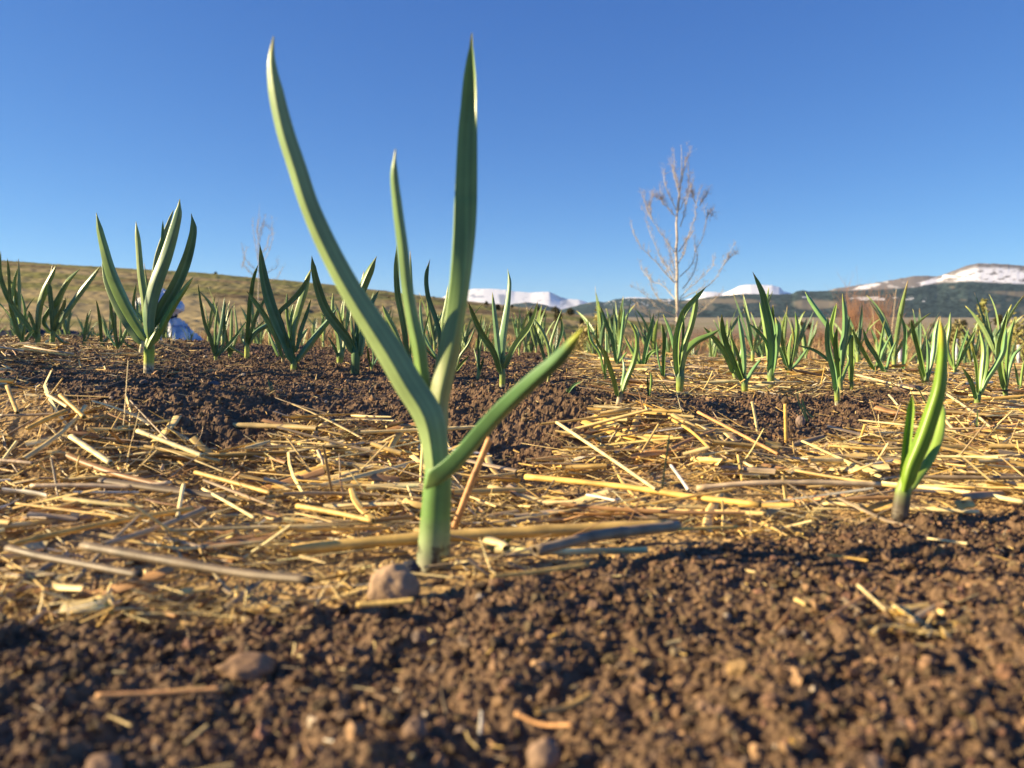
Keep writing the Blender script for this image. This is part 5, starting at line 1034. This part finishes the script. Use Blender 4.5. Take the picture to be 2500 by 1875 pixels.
def sheet_heap(label, pts, D, seed):
    us = np.arange(pts[0][0], pts[-1][0] + 1, 3.0); vt = np.interp(us, [p[0] for p in pts], [p[1] for p in pts]); K = 22; t = np.linspace(0, np.pi, K)
    V = []
    for u, v in zip(us, vt):
        x = (u - 1250) / F * D; zt = CAM[2] + (772 - v) / F * D; zb = float(gz(x, D)) - .05; h = max(zt - zb, .02)
        k = 1 + .10 * fbm(t * 2.0 + u * .02, t * 0 + u * .05, 3, seed)
        V.append(np.stack([np.full(K, x), D - .45 * np.cos(t) * k, zb + h * np.sin(t) ** .7 * k + .012 * fbm(t * 9, t * 0 + u * .15, 2, seed + 3)], -1))
    V = np.array(V); q = np.arange(V.shape[0] * K).reshape(-1, K); Fq = np.stack([q[:-1, :-1], q[1:, :-1], q[1:, 1:], q[:-1, 1:]], -1).reshape(-1, 4)
    o = mesh_obj('plastic_sheeting', V.reshape(-1, 3), Fq, M_black, col=np.tile([.012, .012, .015], (V.shape[0] * K, 1)), smooth=True, loc=V[0, 0]); return tag(o, label, 'plastic sheeting', 'heaps of black plastic sheeting')
M_black = mat('black_plastic', 0.6, spec=0.3, bump=(30, .6, .01))
sheet_heap('heap of black plastic sheeting at the left edge behind the garlic', [(-60, 812), (0, 809), (60, 803), (85, 800), (110, 812), (128, 850)], 8.2, 5)
sheet_heap('long low heap of black plastic sheeting between the two left plant groups', [(118, 850), (135, 812), (160, 804), (200, 809), (230, 818), (255, 828), (290, 850)], 7.9, 9)

# dry grass between the field and the hill
def dry_grass():
    n = 42000; y = 8.6 + 45 * RNG.random(n) ** 1.6; x = RNG.uniform(-.72, .72, n) * y
    cl = fbm(x * .5, y * .4, 3, 501); k = RNG.random(n) < sstep(-.35, .35, cl + .25 * (x < 0)) + .12; x, y = x[k], y[k]; n = len(x); cl = cl[k]
    z = gz(x, y) - .02; h = (.12 + .28 * RNG.random(n) ** 2) * (1 + .5 * (x < 0)) * (.8 + .5 * np.clip(cl, -.5, 1)); w = .004 + .0006 * y
    a = RNG.uniform(0, np.pi, n); b = np.stack([np.cos(a), np.sin(a), 0 * a], -1) * w[:, None]; lean = np.concatenate([RNG.normal(0, .28, (n, 2)), np.ones((n, 1))], 1) * h[:, None]
    P = np.stack([x, y, z], -1); m = P + lean * .55 * np.array([.5, .5, 1])
    V = np.stack([P - b, P + b, m + b * .7, m - b * .7, P + lean], 1)
    i = (np.arange(n) * 5)[:, None]
    cb = np.where((RNG.random(n) < .35)[:, None], np.array([.33, .18, .10]), np.array([.42, .30, .16])) * RNG.uniform(.6, 1.25, (n, 1))
    cb = np.where((RNG.random(n) < .15)[:, None], np.array([.16, .15, .06]), cb)
    tag(mesh_obj('dry_grass', V.reshape(-1, 3), [i + np.array([[0, 1, 2, 3]]), i + np.array([[3, 2, 4]])], M_grass, col=np.repeat(cb, 5, 0)), 'tan and reddish dry grass growing between the garlic field and the hill', 'grass', kind='stuff')
dry_grass()

# ------------------------------------------------------------------ the air
def haze():
    x0, x1, y0, y1, z0, z1 = -22000, 22000, -300, 20500, -32, 720
    V = [(x, y, z) for x in (x0, x1) for y in (y0, y1) for z in (z0, z1)]
    Fc = [[0, 1, 3, 2], [4, 6, 7, 5], [0, 4, 5, 1], [2, 3, 7, 6], [0, 2, 6, 4], [1, 5, 7, 3]]
    m = bpy.data.materials.new('air'); m.use_nodes = True; n = m.node_tree.nodes; n.clear()
    pv = n.new('ShaderNodeVolumePrincipled'); pv.inputs['Color'].default_value = (.50, .72, 1, 1); pv.inputs['Density'].default_value = 2.0e-5; pv.inputs['Anisotropy'].default_value = 0.1
    o = n.new('ShaderNodeOutputMaterial'); m.node_tree.links.new(pv.outputs[0], o.inputs['Volume'])
    tag(mesh_obj('haze', np.array(V, float), np.array(Fc), m), 'thin clear bluish air over the whole valley', 'haze', kind='stuff')
haze()
